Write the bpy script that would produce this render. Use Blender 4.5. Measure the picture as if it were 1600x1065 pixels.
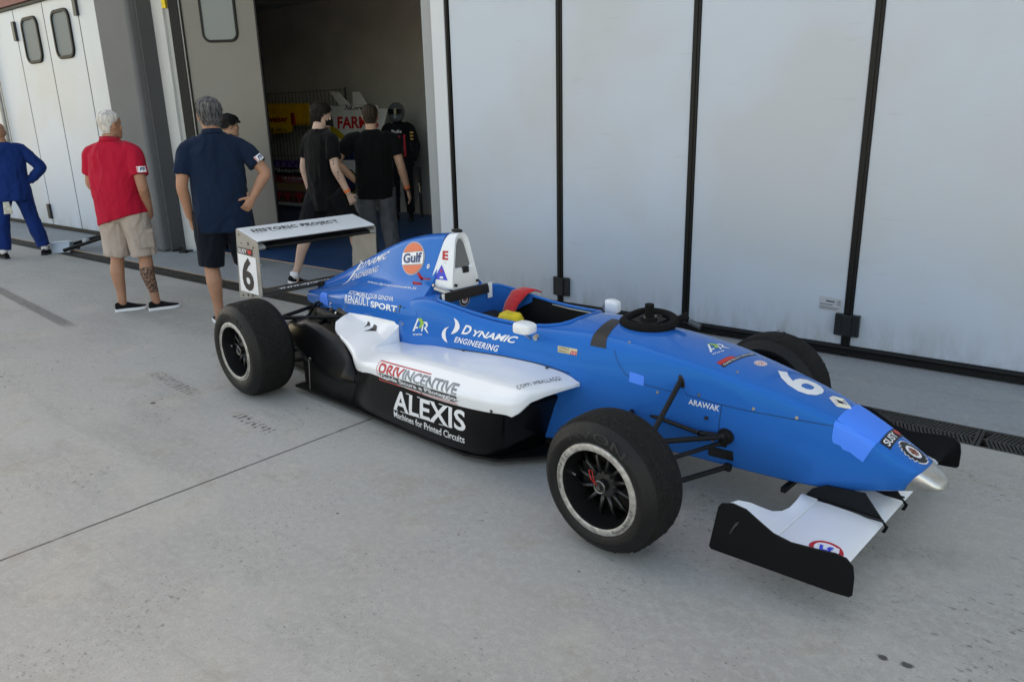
import bpy, bmesh, math, random
from mathutils import Vector, Matrix, noise
from mathutils.bvhtree import BVHTree
random.seed(7)
R = math.radians
D = bpy.data
SC = bpy.context.scene
COL = SC.collection
for o in list(D.objects): D.objects.remove(o)

# ------------------------------------------------------------------ camera
cam_d = D.cameras.new('camera'); cam = D.objects.new('camera', cam_d); COL.objects.link(cam)
cam_d.sensor_width = 36.0; cam_d.lens = 26.514; cam_d.clip_end = 500
CR = Vector((0.78279518, 0.62183227, -0.02358673)); CU = Vector((-0.15769661, 0.23489803, 0.95914269)); CD = Vector((-0.60196635, 0.74709272, -0.28193789))
CD.normalize(); CR = (CR - CD * CR.dot(CD)).normalized(); CU = CR.cross(CD)
M = Matrix(((CR.x, CU.x, -CD.x), (CR.y, CU.y, -CD.y), (CR.z, CU.z, -CD.z))).to_4x4()
M.translation = Vector((1.2662, -2.8882, 1.5689))
cam.matrix_world = M
SC.camera = cam

# ------------------------------------------------------------------ world, sun, exposure
SUN_EL, SUN_AZ = 36, -42          # behind the garages: the pit lane lies in their shade
w = D.worlds.new('World'); SC.world = w; w.use_nodes = True
nt = w.node_tree; bg = nt.nodes['Background']
sky = nt.nodes.new('ShaderNodeTexSky'); sky.sky_type = 'NISHITA'; sky.sun_disc = False
sky.sun_elevation = R(SUN_EL); sky.sun_rotation = R(SUN_AZ)
sky.air_density = 1.0; sky.dust_density = 2.5; sky.ozone_density = 0.9
nt.links.new(sky.outputs[0], bg.inputs[0]); bg.inputs[1].default_value = 0.15
sl = D.lights.new('sun', 'SUN'); sun = D.objects.new('sun', sl); COL.objects.link(sun)
sl.energy = 3.0; sl.angle = R(0.5); sl.color = (1.0, 0.95, 0.88)
sd = Vector((math.sin(R(SUN_AZ)) * math.cos(R(SUN_EL)), math.cos(R(SUN_AZ)) * math.cos(R(SUN_EL)), math.sin(R(SUN_EL))))
sun.rotation_euler = sd.to_track_quat('Z', 'Y').to_euler()
SC.view_settings.view_transform = 'Standard'; SC.view_settings.look = 'None'
SC.view_settings.exposure = 1.82; SC.view_settings.gamma = 1.0
SC.view_settings.use_curve_mapping = False
SC.view_settings.use_white_balance = True; SC.view_settings.white_balance_temperature = 9900; SC.view_settings.white_balance_tint = 10

# ------------------------------------------------------------------ helpers
def mat(name, col, rough=0.5, metal=0.0, coat=0.0, spec=0.5, bump=0, bscale=200, var=0, vscale=5, sheen=0, trans=0):
    m = D.materials.new(name); m.use_nodes = True
    t = m.node_tree; b = t.nodes['Principled BSDF']
    b.inputs['Base Color'].default_value = (*col, 1); b.inputs['Roughness'].default_value = rough
    b.inputs['Metallic'].default_value = metal; b.inputs['Coat Weight'].default_value = coat
    b.inputs['Coat Roughness'].default_value = 0.04
    b.inputs['Specular IOR Level'].default_value = spec
    if sheen: b.inputs['Sheen Weight'].default_value = sheen
    if trans: b.inputs['Transmission Weight'].default_value = trans
    tc = t.nodes.new('ShaderNodeTexCoord')
    if var:
        n = t.nodes.new('ShaderNodeTexNoise'); n.inputs['Scale'].default_value = vscale; n.inputs['Detail'].default_value = 5
        t.links.new(tc.outputs['Object'], n.inputs['Vector'])
        r = t.nodes.new('ShaderNodeValToRGB')
        r.color_ramp.elements[0].position = 0.3; r.color_ramp.elements[1].position = 0.7
        r.color_ramp.elements[0].color = (*[c * (1 - var) for c in col], 1)
        r.color_ramp.elements[1].color = (*[min(1, c * (1 + var)) for c in col], 1)
        t.links.new(n.outputs['Fac'], r.inputs[0]); t.links.new(r.outputs[0], b.inputs['Base Color'])
        mr = t.nodes.new('ShaderNodeMapRange'); mr.inputs[3].default_value = max(0, rough - var * .25); mr.inputs[4].default_value = min(1, rough + var * .25)
        t.links.new(n.outputs['Fac'], mr.inputs[0]); t.links.new(mr.outputs[0], b.inputs['Roughness'])
    if bump:
        n2 = t.nodes.new('ShaderNodeTexNoise'); n2.inputs['Scale'].default_value = bscale; n2.inputs['Detail'].default_value = 3
        t.links.new(tc.outputs['Object'], n2.inputs['Vector'])
        bp = t.nodes.new('ShaderNodeBump'); bp.inputs['Strength'].default_value = bump; bp.inputs['Distance'].default_value = 0.01
        t.links.new(n2.outputs['Fac'], bp.inputs['Height']); t.links.new(bp.outputs[0], b.inputs['Normal'])
    return m

def link(o, parent=None):
    COL.objects.link(o)
    if parent: o.parent = parent
    return o
def mk(name, verts, faces, m, parent=None, smooth=False, mats=None, mi=None, auto=None):
    me = D.meshes.new(name); me.from_pydata([tuple(v) for v in verts], [], faces); me.update()
    for x in (mats or [m]): me.materials.append(x)
    if mi: me.polygons.foreach_set('material_index', mi)
    bm = bmesh.new(); bm.from_mesh(me); bmesh.ops.recalc_face_normals(bm, faces=bm.faces)
    if auto is not None:
        for f in bm.faces: f.smooth = True
        for e in bm.edges:
            if len(e.link_faces) == 2 and e.calc_face_angle(0) > R(auto): e.smooth = False
    elif smooth:
        for f in bm.faces: f.smooth = True
    bm.to_mesh(me); bm.free()
    return link(D.objects.new(name, me), parent)
def thing(name, label, cat, loc=(0, 0, 0), rz=0, group=None):
    o = D.objects.new(name, None); o.empty_display_size = .1; COL.objects.link(o)
    o.location = loc; o.rotation_euler = (0, 0, rz); return tag(o, label, cat, group)
def tag(o, label, cat, group=None):
    o['label'] = label; o['category'] = cat
    if group: o['group'] = group
    return o
def struct(o, kind='structure'):
    o['kind'] = kind; return o
class MB:
    """collects shapes and links them as one mesh"""
    def __init__(s): s.v = []; s.f = []; s.mi = []; s.cur = 0
    def add(s, vs, fs):
        n = len(s.v); s.v += [tuple(v) for v in vs]; s.f += [tuple(i + n for i in f) for f in fs]; s.mi += [s.cur] * len(fs); return s
    def box(s, x0, x1, y0, y1, z0, z1, M=None):
        vs = [Vector((x, y, z)) for x in (x0, x1) for y in (y0, y1) for z in (z0, z1)]
        if M: vs = [M @ v for v in vs]
        return s.add(vs, [(0, 1, 3, 2), (4, 6, 7, 5), (0, 4, 5, 1), (2, 3, 7, 6), (0, 2, 6, 4), (1, 5, 7, 3)])
    def cyl(s, a, b, r, r2=None, n=16, caps=True):
        a = Vector(a); b = Vector(b); d = (b - a).normalized(); r2 = r if r2 is None else r2
        u = d.orthogonal().normalized(); w_ = d.cross(u)
        vs = [c + (u * math.cos(2 * math.pi * i / n) + w_ * math.sin(2 * math.pi * i / n)) * q for c, q in ((a, r), (b, r2)) for i in range(n)]
        fs = [(i, (i + 1) % n, n + (i + 1) % n, n + i) for i in range(n)]
        if caps: fs += [tuple(range(n))[::-1], tuple(range(n, 2 * n))]
        return s.add(vs, fs)
    def tube(s, pts, r, n=10, closed=False, caps=True):
        pts = [Vector(p) for p in pts]; rings = []; N = len(pts)
        rr = r if isinstance(r, (list, tuple)) else [r] * N
        prev = None
        for i, p in enumerate(pts):
            if closed: d = pts[(i + 1) % N] - pts[i - 1]
            else: d = pts[min(i + 1, N - 1)] - pts[max(i - 1, 0)]
            d.normalize()
            u = (prev - d * prev.dot(d)).normalized() if prev else d.orthogonal().normalized()
            prev = u; w_ = d.cross(u)
            rings.append([p + (u * math.cos(2 * math.pi * k / n) + w_ * math.sin(2 * math.pi * k / n)) * rr[i] for k in range(n)])
        return s.loft(rings, closed, caps)
    def loft(s, rings, closed=False, caps=True):
        n = len(rings[0]); N = len(rings); vs = [v for r_ in rings for v in r_]; fs = []
        for i in range(N if closed else N - 1):
            j = (i + 1) % N
            for k in range(n): fs.append((i * n + k, i * n + (k + 1) % n, j * n + (k + 1) % n, j * n + k))
        if caps and not closed: fs += [tuple(range(n))[::-1], tuple(range((N - 1) * n, N * n))]
        return s.add(vs, fs)
    def grid(s, rows):
        n = len(rows[0]); vs = [v for r_ in rows for v in r_]
        fs = [(i * n + k, i * n + k + 1, (i + 1) * n + k + 1, (i + 1) * n + k) for i in range(len(rows) - 1) for k in range(n - 1)]
        return s.add(vs, fs)
    def prism(s, poly, ax, a, b):
        """polygon (2-tuples) extruded along axis ax from a to b"""
        def P(p, t):
            q = list(p); q.insert(ax, t); return q
        n = len(poly); vs = [P(p, a) for p in poly] + [P(p, b) for p in poly]
        return s.add(vs, [tuple(range(n))[::-1], tuple(range(n, 2 * n))] + [(i, (i + 1) % n, n + (i + 1) % n, n + i) for i in range(n)])
    def sphere(s, c, r, n=16, m_=10):
        r = r if isinstance(r, (tuple, list)) else (r, r, r); c = Vector(c)
        rings = []
        for i in range(1, m_):
            t = math.pi * i / m_
            rings.append([c + Vector((r[0] * math.sin(t) * math.cos(2 * math.pi * k / n), r[1] * math.sin(t) * math.sin(2 * math.pi * k / n), r[2] * math.cos(t))) for k in range(n)])
        return s.loft(rings)
    def build(s, name, m, parent=None, smooth=False, auto=None):
        ms = m if isinstance(m, list) else None
        return mk(name, s.v, s.f, m, parent, smooth, ms, s.mi if ms else None, auto)
def bevel(o, w_=0.005, seg=2, angle=30):
    md = o.modifiers.new('b', 'BEVEL'); md.width = w_; md.segments = seg; md.limit_method = 'ANGLE'; md.angle_limit = R(angle)
    return apply(o)
def apply(o):
    dg = bpy.context.evaluated_depsgraph_get(); dg.update()
    me = D.meshes.new_from_object(o.evaluated_get(dg)); old = o.data; o.modifiers.clear(); o.data = me
    D.meshes.remove(old); return o
def lerp(a, b, t): return a + (b - a) * t
def table(tab, x):
    """piecewise smooth interpolation of rows (x, v1, v2..)"""
    tab = sorted(tab)
    if x <= tab[0][0]: return tab[0][1:]
    if x >= tab[-1][0]: return tab[-1][1:]
    for i in range(len(tab) - 1):
        if tab[i][0] <= x <= tab[i + 1][0]:
            t = (x - tab[i][0]) / (tab[i + 1][0] - tab[i][0])
            p0 = tab[max(i - 1, 0)]; p1 = tab[i]; p2 = tab[i + 1]; p3 = tab[min(i + 2, len(tab) - 1)]; out = []
            for k in range(1, len(p1)):
                h = p2[0] - p1[0]
                m1 = (p2[k] - p0[k]) / (p2[0] - p0[0]) * h if p2[0] != p0[0] else 0
                m2 = (p3[k] - p1[k]) / (p3[0] - p1[0]) * h if p3[0] != p1[0] else 0
                t2 = t * t; t3 = t2 * t
                out.append((2 * t3 - 3 * t2 + 1) * p1[k] + (t3 - 2 * t2 + t) * m1 + (-2 * t3 + 3 * t2) * p2[k] + (t3 - t2) * m2)
            return tuple(out)
def rpoly(pts, rad, seg=5, closed=False):
    """polyline with rounded corners, always the same number of points"""
    out = []; n = len(pts)
    for i, p in enumerate(pts):
        p = Vector(p)
        if not closed and i in (0, n - 1): out.append(p); continue
        a = Vector(pts[i - 1]); b = Vector(pts[(i + 1) % n]); r = rad[i]
        da = (a - p); db = (b - p); ra = min(r, da.length * .49); rb = min(r, db.length * .49)
        A = p + da.normalized() * ra if da.length > 1e-9 else p.copy(); B = p + db.normalized() * rb if db.length > 1e-9 else p.copy()
        for k in range(seg + 1):
            t = k / seg; out.append(A * (1 - t) ** 2 + p * 2 * t * (1 - t) + B * t * t)
    return out

# ------------------------------------------------------------------ lettering: flat glyphs laid on a surface
def glyphs(txt, bold=0.0, shear=0.0, spacing=1.0, sub=0.12, serif=False):
    """2D mesh (bmesh) of the text scaled into the unit square"""
    cu = D.curves.new('t', 'FONT'); cu.body = txt; cu.offset = bold; cu.shear = shear; cu.space_character = spacing; cu.resolution_u = 3
    ob = D.objects.new('t', cu); COL.objects.link(ob)
    dg = bpy.context.evaluated_depsgraph_get(); me = D.meshes.new_from_object(ob.evaluated_get(dg))
    D.objects.remove(ob); D.curves.remove(cu)
    bm = bmesh.new(); bm.from_mesh(me); D.meshes.remove(me)
    xs = [v.co.x for v in bm.verts]; ys = [v.co.y for v in bm.verts]
    if not xs: return bm
    x0, x1, y0, y1 = min(xs), max(xs), min(ys), max(ys)
    for v in bm.verts: v.co = Vector(((v.co.x - x0) / (x1 - x0), (v.co.y - y0) / (y1 - y0), 0))
    return bm
def shape2d(polys):
    bm = bmesh.new()
    for p in polys: bm.faces.new([bm.verts.new((x, y, 0)) for x, y in p])
    return bm
def disc(cx=.5, cy=.5, rx=.5, ry=.5, n=32, a0=0, a1=360):
    full = abs(a1 - a0) >= 360
    pts = [(cx + rx * math.cos(R(a0 + (a1 - a0) * i / n)), cy + ry * math.sin(R(a0 + (a1 - a0) * i / n))) for i in range(n + (0 if full else 1))]
    return pts
def quad(c, u, v):
    """c = bottom-left, bottom-right, top-right, top-left"""
    a, b, d, e = [Vector(q) for q in c]
    return a * (1 - u) * (1 - v) + b * u * (1 - v) + d * u * v + e * (1 - u) * v
def lay(name, bm, corners, m, parent, target=None, direction=None, off=0.0015, cell=0.02, frame=(0, 0, 1, 1)):
    """bend a unit-square mesh onto a quad and drop it on the target surface"""
    u0, v0, u1, v1 = frame
    size = max((Vector(corners[1]) - Vector(corners[0])).length, (Vector(corners[3]) - Vector(corners[0])).length)
    if target:
        n = 0
        while n < 7:
            n += 1
            L = [e for e in bm.edges if (quad(corners, *e.verts[0].co.xy) - quad(corners, *e.verts[1].co.xy)).length > cell]
            if not L: break
            bmesh.ops.triangulate(bm, faces=[f for f in bm.faces if len(f.verts) > 4])
            L = [e for e in bm.edges if (quad(corners, *e.verts[0].co.xy) - quad(corners, *e.verts[1].co.xy)).length > cell]
            bmesh.ops.subdivide_edges(bm, edges=L, cuts=1)
        bmesh.ops.triangulate(bm, faces=bm.faces[:])
    dv = Vector(direction).normalized() if direction else None
    for v in bm.verts:
        p = quad(corners, lerp(u0, u1, v.co.x), lerp(v0, v1, v.co.y))
        if target:
            best = None
            for T in (target if isinstance(target, list) else [target]):
                if dv:
                    h = T.ray_cast(p - dv * 0.35, dv, 0.8)
                else:
                    h = T.find_nearest(p)
                if h and h[0] is not None and (best is None or (h[0] - p).length < (best[0] - p).length): best = h
            if best:
                nrm = best[1]
                if dv and nrm.dot(dv) > 0: nrm = -nrm
                p = best[0] + nrm * off
        v.co = p
    if not target:
        nn = (Vector(corners[1]) - Vector(corners[0])).cross(Vector(corners[3]) - Vector(corners[0])).normalized()
        for v in bm.verts: v.co += nn * off
    me = D.meshes.new(name); bm.to_mesh(me); bm.free(); me.materials.append(m)
    return link(D.objects.new(name, me), parent)
def bvh(*objs):
    out = []
    for o in objs:
        bm = bmesh.new(); bm.from_mesh(o.data); bm.transform(o.matrix_local if o.parent else Matrix()); out.append(BVHTree.FromBMesh(bm)); bm.free()
    return out
def splice(*parts):
    """join several positioned unit-square meshes: (bm, x0, y0, x1, y1)"""
    o = bmesh.new()
    for b, x0, y0, x1, y1 in parts:
        for v in b.verts: v.co = Vector((lerp(x0, x1, v.co.x), lerp(y0, y1, v.co.y), 0))
        t = D.meshes.new('t'); b.to_mesh(t); b.free(); o.from_mesh(t); D.meshes.remove(t)
    return o
# ================================================================== materials
blue = mat('blue_paint', (0.0, 0.138, 0.50), 0.13, coat=0.0, spec=.28, var=.03, vscale=3)
for b_ in (blue.node_tree.nodes['Principled BSDF'],): b_.inputs['Specular Tint'].default_value = (.05, .6, 1, 1)
for l_ in [l for l in blue.node_tree.links if l.to_socket.name == 'Roughness']: blue.node_tree.links.remove(l_)
white = mat('white_paint', (0.80, 0.83, 0.87), 0.3, coat=0.5, var=.02, vscale=6)
gloss_black = mat('black_bodywork', (0.003, 0.0033, 0.004), 0.32, coat=0.05, spec=.22, var=.2, vscale=7)
carbon = mat('dark_carbon', (0.006, 0.006, 0.0065), 0.5, spec=.3, var=.3, vscale=20)
matt_black = mat('matt_black', (0.006, 0.006, 0.0065), 0.6, spec=.3, var=.2, vscale=12)
alu = mat('bare_aluminium', (0.55, 0.55, 0.54), 0.34, metal=.9, var=.12, vscale=25)
steel = mat('steel', (0.5, 0.48, 0.44), 0.3, metal=1)
grey_metal = mat('grey_metal', (0.30, 0.30, 0.29), 0.45, metal=.5, var=.12, vscale=9)
w_dec = mat('white_sticker', (0.78, 0.80, 0.84), 0.35)
k_dec = mat('black_sticker', (0.01, 0.01, 0.012), 0.4)
r_dec = mat('red_sticker', (0.55, 0.02, 0.02), 0.4)
grey_dec = mat('grey_sticker', (0.22, 0.24, 0.26), 0.4, var=.3, vscale=40); bar_dec = mat('dark_grey_sticker', (.06, .065, .07), .4, var=.3, vscale=30)
or_dec = mat('orange_sticker', (0.75, 0.15, 0.055), 0.4)
g_dec = mat('green_sticker', (0.25, 0.5, 0.05), 0.4)
b_dec = mat('navy_sticker', (0.01, 0.04, 0.16), 0.4)
b2_dec = mat('violet_sticker', (0.03, 0.06, 0.6), 0.4)
tape_blue = mat('blue_masking_tape', (0.01, 0.235, 0.95), 0.55, bump=.15, bscale=60)
cream_dec = mat('cream_sticker', (0.6, 0.52, 0.33), 0.5)
black_tape = mat('black_tape', (0.012, 0.012, 0.012), 0.45)
red_cloth = mat('red_cloth', (0.55, 0.012, 0.02), 0.8, sheen=.3, bump=.5, bscale=40)
yellow = mat('yellow_plastic', (0.75, 0.55, 0.02), 0.5, var=.15, vscale=15)

# ================================================================== ground
def ground_mat(name, base, apron=False):
    m = D.materials.new(name); m.use_nodes = True; t = m.node_tree; N = t.nodes; L = t.links
    b = N['Principled BSDF']; b.inputs['Roughness'].default_value = .75; b.inputs['Specular IOR Level'].default_value = .35
    tc = N.new('ShaderNodeTexCoord'); P = tc.outputs['Object']
    def noise_(scale, detail=6, rough=.6, vec=None, dist=0):
        n = N.new('ShaderNodeTexNoise'); n.inputs['Scale'].default_value = scale; n.inputs['Detail'].default_value = detail; n.inputs['Roughness'].default_value = rough; n.inputs['Distortion'].default_value = dist
        L.new(vec or P, n.inputs['Vector']); return n.outputs['Fac']
    def ramp(f, a, b_, va=0., vb=1.):
        r = N.new('ShaderNodeMapRange'); r.interpolation_type = 'SMOOTHSTEP'
        for i, v in enumerate((a, b_, va, vb)): r.inputs[i + 1].default_value = v
        L.new(f, r.inputs[0]); return r.outputs[0]
    def math_(op, a, b_=None):
        n = N.new('ShaderNodeMath'); n.operation = op
        for i, v in enumerate((a, b_)):
            if v is None: continue
            if isinstance(v, (int, float)): n.inputs[i].default_value = v
            else: L.new(v, n.inputs[i])
        return n.outputs[0]
    col = N.new('ShaderNodeRGB'); col.outputs[0].default_value = (*base, 1); cur = col.outputs[0]
    def mixc(fac, c, mode='MIX'):
        nonlocal cur
        n = N.new('ShaderNodeMix'); n.data_type = 'RGBA'; n.blend_type = mode
        if isinstance(fac, (int, float)): n.inputs[0].default_value = fac
        else: L.new(fac, n.inputs[0])
        L.new(cur, n.inputs[6]); n.inputs[7].default_value = (*c, 1); cur = n.outputs[2]
    mp = N.new('ShaderNodeMapping'); mp.inputs['Scale'].default_value = (.35, 1.6, 1); L.new(P, mp.inputs[0])
    mixc(ramp(noise_(.45, 4), .38, .62, 0, .6), tuple(c * .84 for c in base))
    mixc(ramp(noise_(1.3, 6, .65, mp.outputs[0], .4), .47, .66, 0, .7), tuple(c * .76 for c in base))
    mixc(ramp(noise_(1.6, 5, .7), .5, .68, 0, .6), (base[0] * 1.16, base[1] * 1.12, base[2] * 1.04))
    mixc(ramp(noise_(3.2, 6, .7, None, .6), .53, .68, 0, .55), (base[0] * .80, base[1] * .74, base[2] * .66))
    mixc(ramp(noise_(9, 6, .75, mp.outputs[0], 1.), .54, .70, 0, .45), tuple(c * .7 for c in base))
    mixc(ramp(noise_(140, 3, .7), .38, .62, 0, .35), tuple(c * .62 for c in base))
    mixc(ramp(noise_(30, 4, .7), .45, .65, 0, .25), tuple(c * 1.25 for c in base))
    # small dark pits in loose patches
    mp2 = N.new('ShaderNodeMapping'); mp2.inputs['Scale'].default_value = (1, 1.7, 1); mp2.inputs['Rotation'].default_value = (0, 0, .5); L.new(P, mp2.inputs[0])
    pit = math_('MULTIPLY', ramp(noise_(26, 2, .5, mp2.outputs[0]), .62, .70), ramp(noise_(1.1, 4), .47, .62))
    mixc(math_('MULTIPLY', pit, .7), tuple(c * .35 for c in base))
    sp = math_('MULTIPLY', ramp(noise_(60, 2, .5, mp2.outputs[0]), .62, .70), ramp(noise_(2.1, 4), .45, .58))
    mixc(math_('MULTIPLY', sp, .6), tuple(c * .3 for c in base))
    sep = N.new('ShaderNodeSeparateXYZ'); L.new(P, sep.inputs[0]); X, Y = sep.outputs[0], sep.outputs[1]
    def band(v, c, hw, soft=.3):
        return ramp(math_('ABSOLUTE', math_('SUBTRACT', v, c)), hw * (1 - soft), hw * (1 + soft), 1, 0)
    if not apron:
        # worn strip of old markings, broken in three pieces, running obliquely
        lane = math_('ADD', Y, math_('MULTIPLY', X, .0975))
        grain = ramp(noise_(34, 4, .7), .42, .6)
        rungs = N.new('ShaderNodeTexWave'); rungs.inputs['Scale'].default_value = 7; rungs.inputs['Distortion'].default_value = 5; rungs.inputs['Detail'].default_value = 3; L.new(P, rungs.inputs[0])
        lug = ramp(rungs.outputs['Fac'], .3, .65)
        for (x0, x1, c, hw, k, g) in ((-8.6, -5.45, -.98, .05, .75, .35), (-3.62, -2.99, -1.01, .045, .75, .9), (-2.47, -2.08, -1.0, .035, .95, 1)):
            f = math_('MULTIPLY', band(lane, c, hw), band(X, (x0 + x1) / 2, (x1 - x0) / 2, .12))
            f = math_('MULTIPLY', f, math_('MAXIMUM', math_('MULTIPLY', grain, lug), 1 - g))
            mixc(math_('MULTIPLY', f, k), (.02, .02, .02))
        # joint between slabs
        wob = math_('MULTIPLY', math_('SUBTRACT', noise_(2.5, 4), .5), .02)
        for jx in (-1.769, 4.2, -13.8):
            mixc(math_('MULTIPLY', band(math_('SUBTRACT', math_('ADD', X, wob), math_('MULTIPLY', Y, .045)), jx, .006, .6), ramp(noise_(9, 5, .8), .3, .5, .45, .92)), (.03, .03, .03))
        # oil spots
        for (ox, oy, r) in ((.925, -.735, .017), (.99, -.728, .019), (-2.9, .45, .02), (-1.1, -1.15, .008), (-3.05, -.95, .02), (-.05, -.9, .006), (-4.4, -1.3, .012), (1.3, .1, .006)):
            dx = math_('SUBTRACT', X, ox); dy = math_('MULTIPLY', math_('SUBTRACT', Y, oy), 1.3)
            d = math_('SQRT', math_('ADD', math_('MULTIPLY', dx, dx), math_('MULTIPLY', dy, dy)))
            d = math_('ADD', d, math_('MULTIPLY', math_('SUBTRACT', noise_(60, 2), .5), .02))
            mixc(math_('MULTIPLY', ramp(d, r * .6, r * 1.2, 1, 0), .85), (.025, .026, .025))
    L.new(cur, b.inputs['Base Color'])
    bp = N.new('ShaderNodeBump'); bp.inputs['Strength'].default_value = .25; bp.inputs['Distance'].default_value = .004
    L.new(noise_(90, 5, .7), bp.inputs['Height']); L.new(bp.outputs[0], b.inputs['Normal'])
    return m
WY = 2.23
concrete = ground_mat('pit_lane_concrete', (.425, .416, .393))
struct(MB().add([(-120, -150, 0), (60, -150, 0), (60, 1.112, 0), (-120, 1.112, 0)], [(0, 1, 2, 3)]).build('pit_lane', concrete))
apron_m = ground_mat('apron_concrete', (.31, .335, .355), True)
struct(MB().add([(-120, 1.366, 0), (60, 1.366, 0), (60, 2.36, 0), (-120, 2.36, 0)], [(0, 1, 2, 3)]).build('apron', apron_m))
gfloor = mat('blue_floor_paint', (.018, .085, .22), .35, var=.15, vscale=3)
struct(MB().add([(-16, 2.36, .002), (6, 2.36, .002), (6, 9, .002), (-16, 9, .002)], [(0, 1, 2, 3)]).build('garage_floor', gfloor))
# drain: a trough with cast-iron grates lying on its ledges
dm = mat('cast_iron', (.030, .028, .025), .7, var=.3, vscale=14, bump=.3, bscale=120)
trough = MB(); trough.box(-22, 9, 1.112, 1.366, -.2, -.14)
struct(trough.build('drain_trough', mat('drain_dirt', (.012, .012, .011), .9)))
def grate():
    b = MB(); L0, W0 = .745, .125
    b.box(-L0 / 2, L0 / 2, -W0, -W0 + .018, -.03, -.001); b.box(-L0 / 2, L0 / 2, W0 - .018, W0, -.03, -.001)
    b.box(-L0 / 2, -L0 / 2 + .014, -W0 + .018, W0 - .018, -.03, -.002); b.box(L0 / 2 - .014, L0 / 2, -W0 + .018, W0 - .018, -.03, -.002)
    b.box(-L0 / 2 + .014, L0 / 2 - .014, -.007, .007, -.028, -.0025)
    n = 38
    for i in range(n):
        x = -L0 / 2 + .026 + i * (L0 - .05) / n
        for s in (-1, 1):
            y0, y1 = (.007, W0 - .018) if s > 0 else (-W0 + .018, -.007)
            ya, yb = (y0, y1) if s > 0 else (y1, y0)
            dx = .03; wd = .0115
            b.add([(x, ya, -.003), (x + wd, ya, -.003), (x + wd + dx, yb, -.003), (x + dx, yb, -.003), (x, ya, -.028), (x + wd, ya, -.028), (x + wd + dx, yb, -.028), (x + dx, yb, -.028)],
                  [(0, 1, 2, 3), (7, 6, 5, 4), (0, 4, 5, 1), (1, 5, 6, 2), (2, 6, 7, 3), (3, 7, 4, 0)])
    return b.build('drain_grate', dm)
g0 = grate()
for i in range(36):
    o = g0 if i == 0 else g0.copy()
    if i: COL.objects.link(o)
    o.location = (1.275 + 5.25 - i * .75, 1.239, 0)
    tag(o, 'black cast iron drain grate set flush in the concrete in front of the garage doors', 'drain grate', 'drain grates in a row along the garage apron')

# ================================================================== garage building
def door_mat(name, c, dirt=.0):
    m = D.materials.new(name); m.use_nodes = True; t = m.node_tree; N = t.nodes; L = t.links; b = N['Principled BSDF']
    b.inputs['Roughness'].default_value = .42; b.inputs['Coat Weight'].default_value = .15; b.inputs['Coat Roughness'].default_value = .3
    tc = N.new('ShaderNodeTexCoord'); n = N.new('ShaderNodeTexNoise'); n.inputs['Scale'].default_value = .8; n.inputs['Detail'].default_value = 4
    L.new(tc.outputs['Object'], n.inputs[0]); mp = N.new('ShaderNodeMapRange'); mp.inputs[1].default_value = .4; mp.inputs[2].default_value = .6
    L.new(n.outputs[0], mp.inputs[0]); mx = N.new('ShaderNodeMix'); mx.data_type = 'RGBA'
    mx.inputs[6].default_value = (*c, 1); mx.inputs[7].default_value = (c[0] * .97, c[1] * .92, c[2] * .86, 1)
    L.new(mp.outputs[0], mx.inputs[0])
    sp = N.new('ShaderNodeSeparateXYZ'); L.new(tc.outputs['Object'], sp.inputs[0]); mr = N.new('ShaderNodeMapRange'); mr.inputs[1].default_value = .06; mr.inputs[2].default_value = .34; mr.inputs[3].default_value = .55; mr.inputs[4].default_value = 0
    L.new(sp.outputs[2], mr.inputs[0]); n3 = N.new('ShaderNodeTexNoise'); n3.inputs['Scale'].default_value = 7; n3.inputs['Detail'].default_value = 7; n3.inputs['Roughness'].default_value = .75
    m3 = N.new('ShaderNodeMapping'); m3.inputs['Scale'].default_value = (1.6, 1, .5); L.new(tc.outputs['Object'], m3.inputs[0]); L.new(m3.outputs[0], n3.inputs[0])
    r3 = N.new('ShaderNodeMapRange'); r3.inputs[1].default_value = .42; r3.inputs[2].default_value = .68; L.new(n3.outputs[0], r3.inputs[0]); mu = N.new('ShaderNodeMath'); mu.operation = 'MULTIPLY'; L.new(mr.outputs[0], mu.inputs[0]); L.new(r3.outputs[0], mu.inputs[1])
    n4 = N.new('ShaderNodeTexNoise'); n4.inputs['Scale'].default_value = 14; n4.inputs['Detail'].default_value = 3; m4 = N.new('ShaderNodeMapping'); m4.inputs['Scale'].default_value = (.25, 1, 2.5); L.new(tc.outputs['Object'], m4.inputs[0]); L.new(m4.outputs[0], n4.inputs[0])
    r4 = N.new('ShaderNodeMapRange'); r4.inputs[1].default_value = .68; r4.inputs[2].default_value = .72; r4.inputs[4].default_value = .10; L.new(n4.outputs[0], r4.inputs[0]); ad = N.new('ShaderNodeMath'); ad.operation = 'ADD'; ad.use_clamp = True; L.new(mu.outputs[0], ad.inputs[0]); L.new(r4.outputs[0], ad.inputs[1])
    m5 = N.new('ShaderNodeMix'); m5.data_type = 'RGBA'; L.new(ad.outputs[0], m5.inputs[0]); L.new(mx.outputs[2], m5.inputs[6]); m5.inputs[7].default_value = (.20, .19, .17, 1); L.new(m5.outputs[2], b.inputs['Base Color'])
    n2 = N.new('ShaderNodeTexNoise'); n2.inputs['Scale'].default_value = 2.2; n2.inputs['Detail'].default_value = 2; L.new(tc.outputs['Object'], n2.inputs[0])
    bp = N.new('ShaderNodeBump'); bp.inputs['Strength'].default_value = .25; bp.inputs['Distance'].default_value = .02
    L.new(n2.outputs[0], bp.inputs['Height']); L.new(bp.outputs[0], b.inputs['Normal'])
    return m
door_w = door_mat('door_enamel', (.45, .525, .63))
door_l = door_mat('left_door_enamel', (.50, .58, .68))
seal = mat('rubber_seal', (.003, .0035, .004), .5, spec=.3)
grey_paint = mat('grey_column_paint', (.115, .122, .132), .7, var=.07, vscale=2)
grey_dark = mat('dark_grey_paint', (.06, .064, .07), .7, var=.07, vscale=2)
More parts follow.
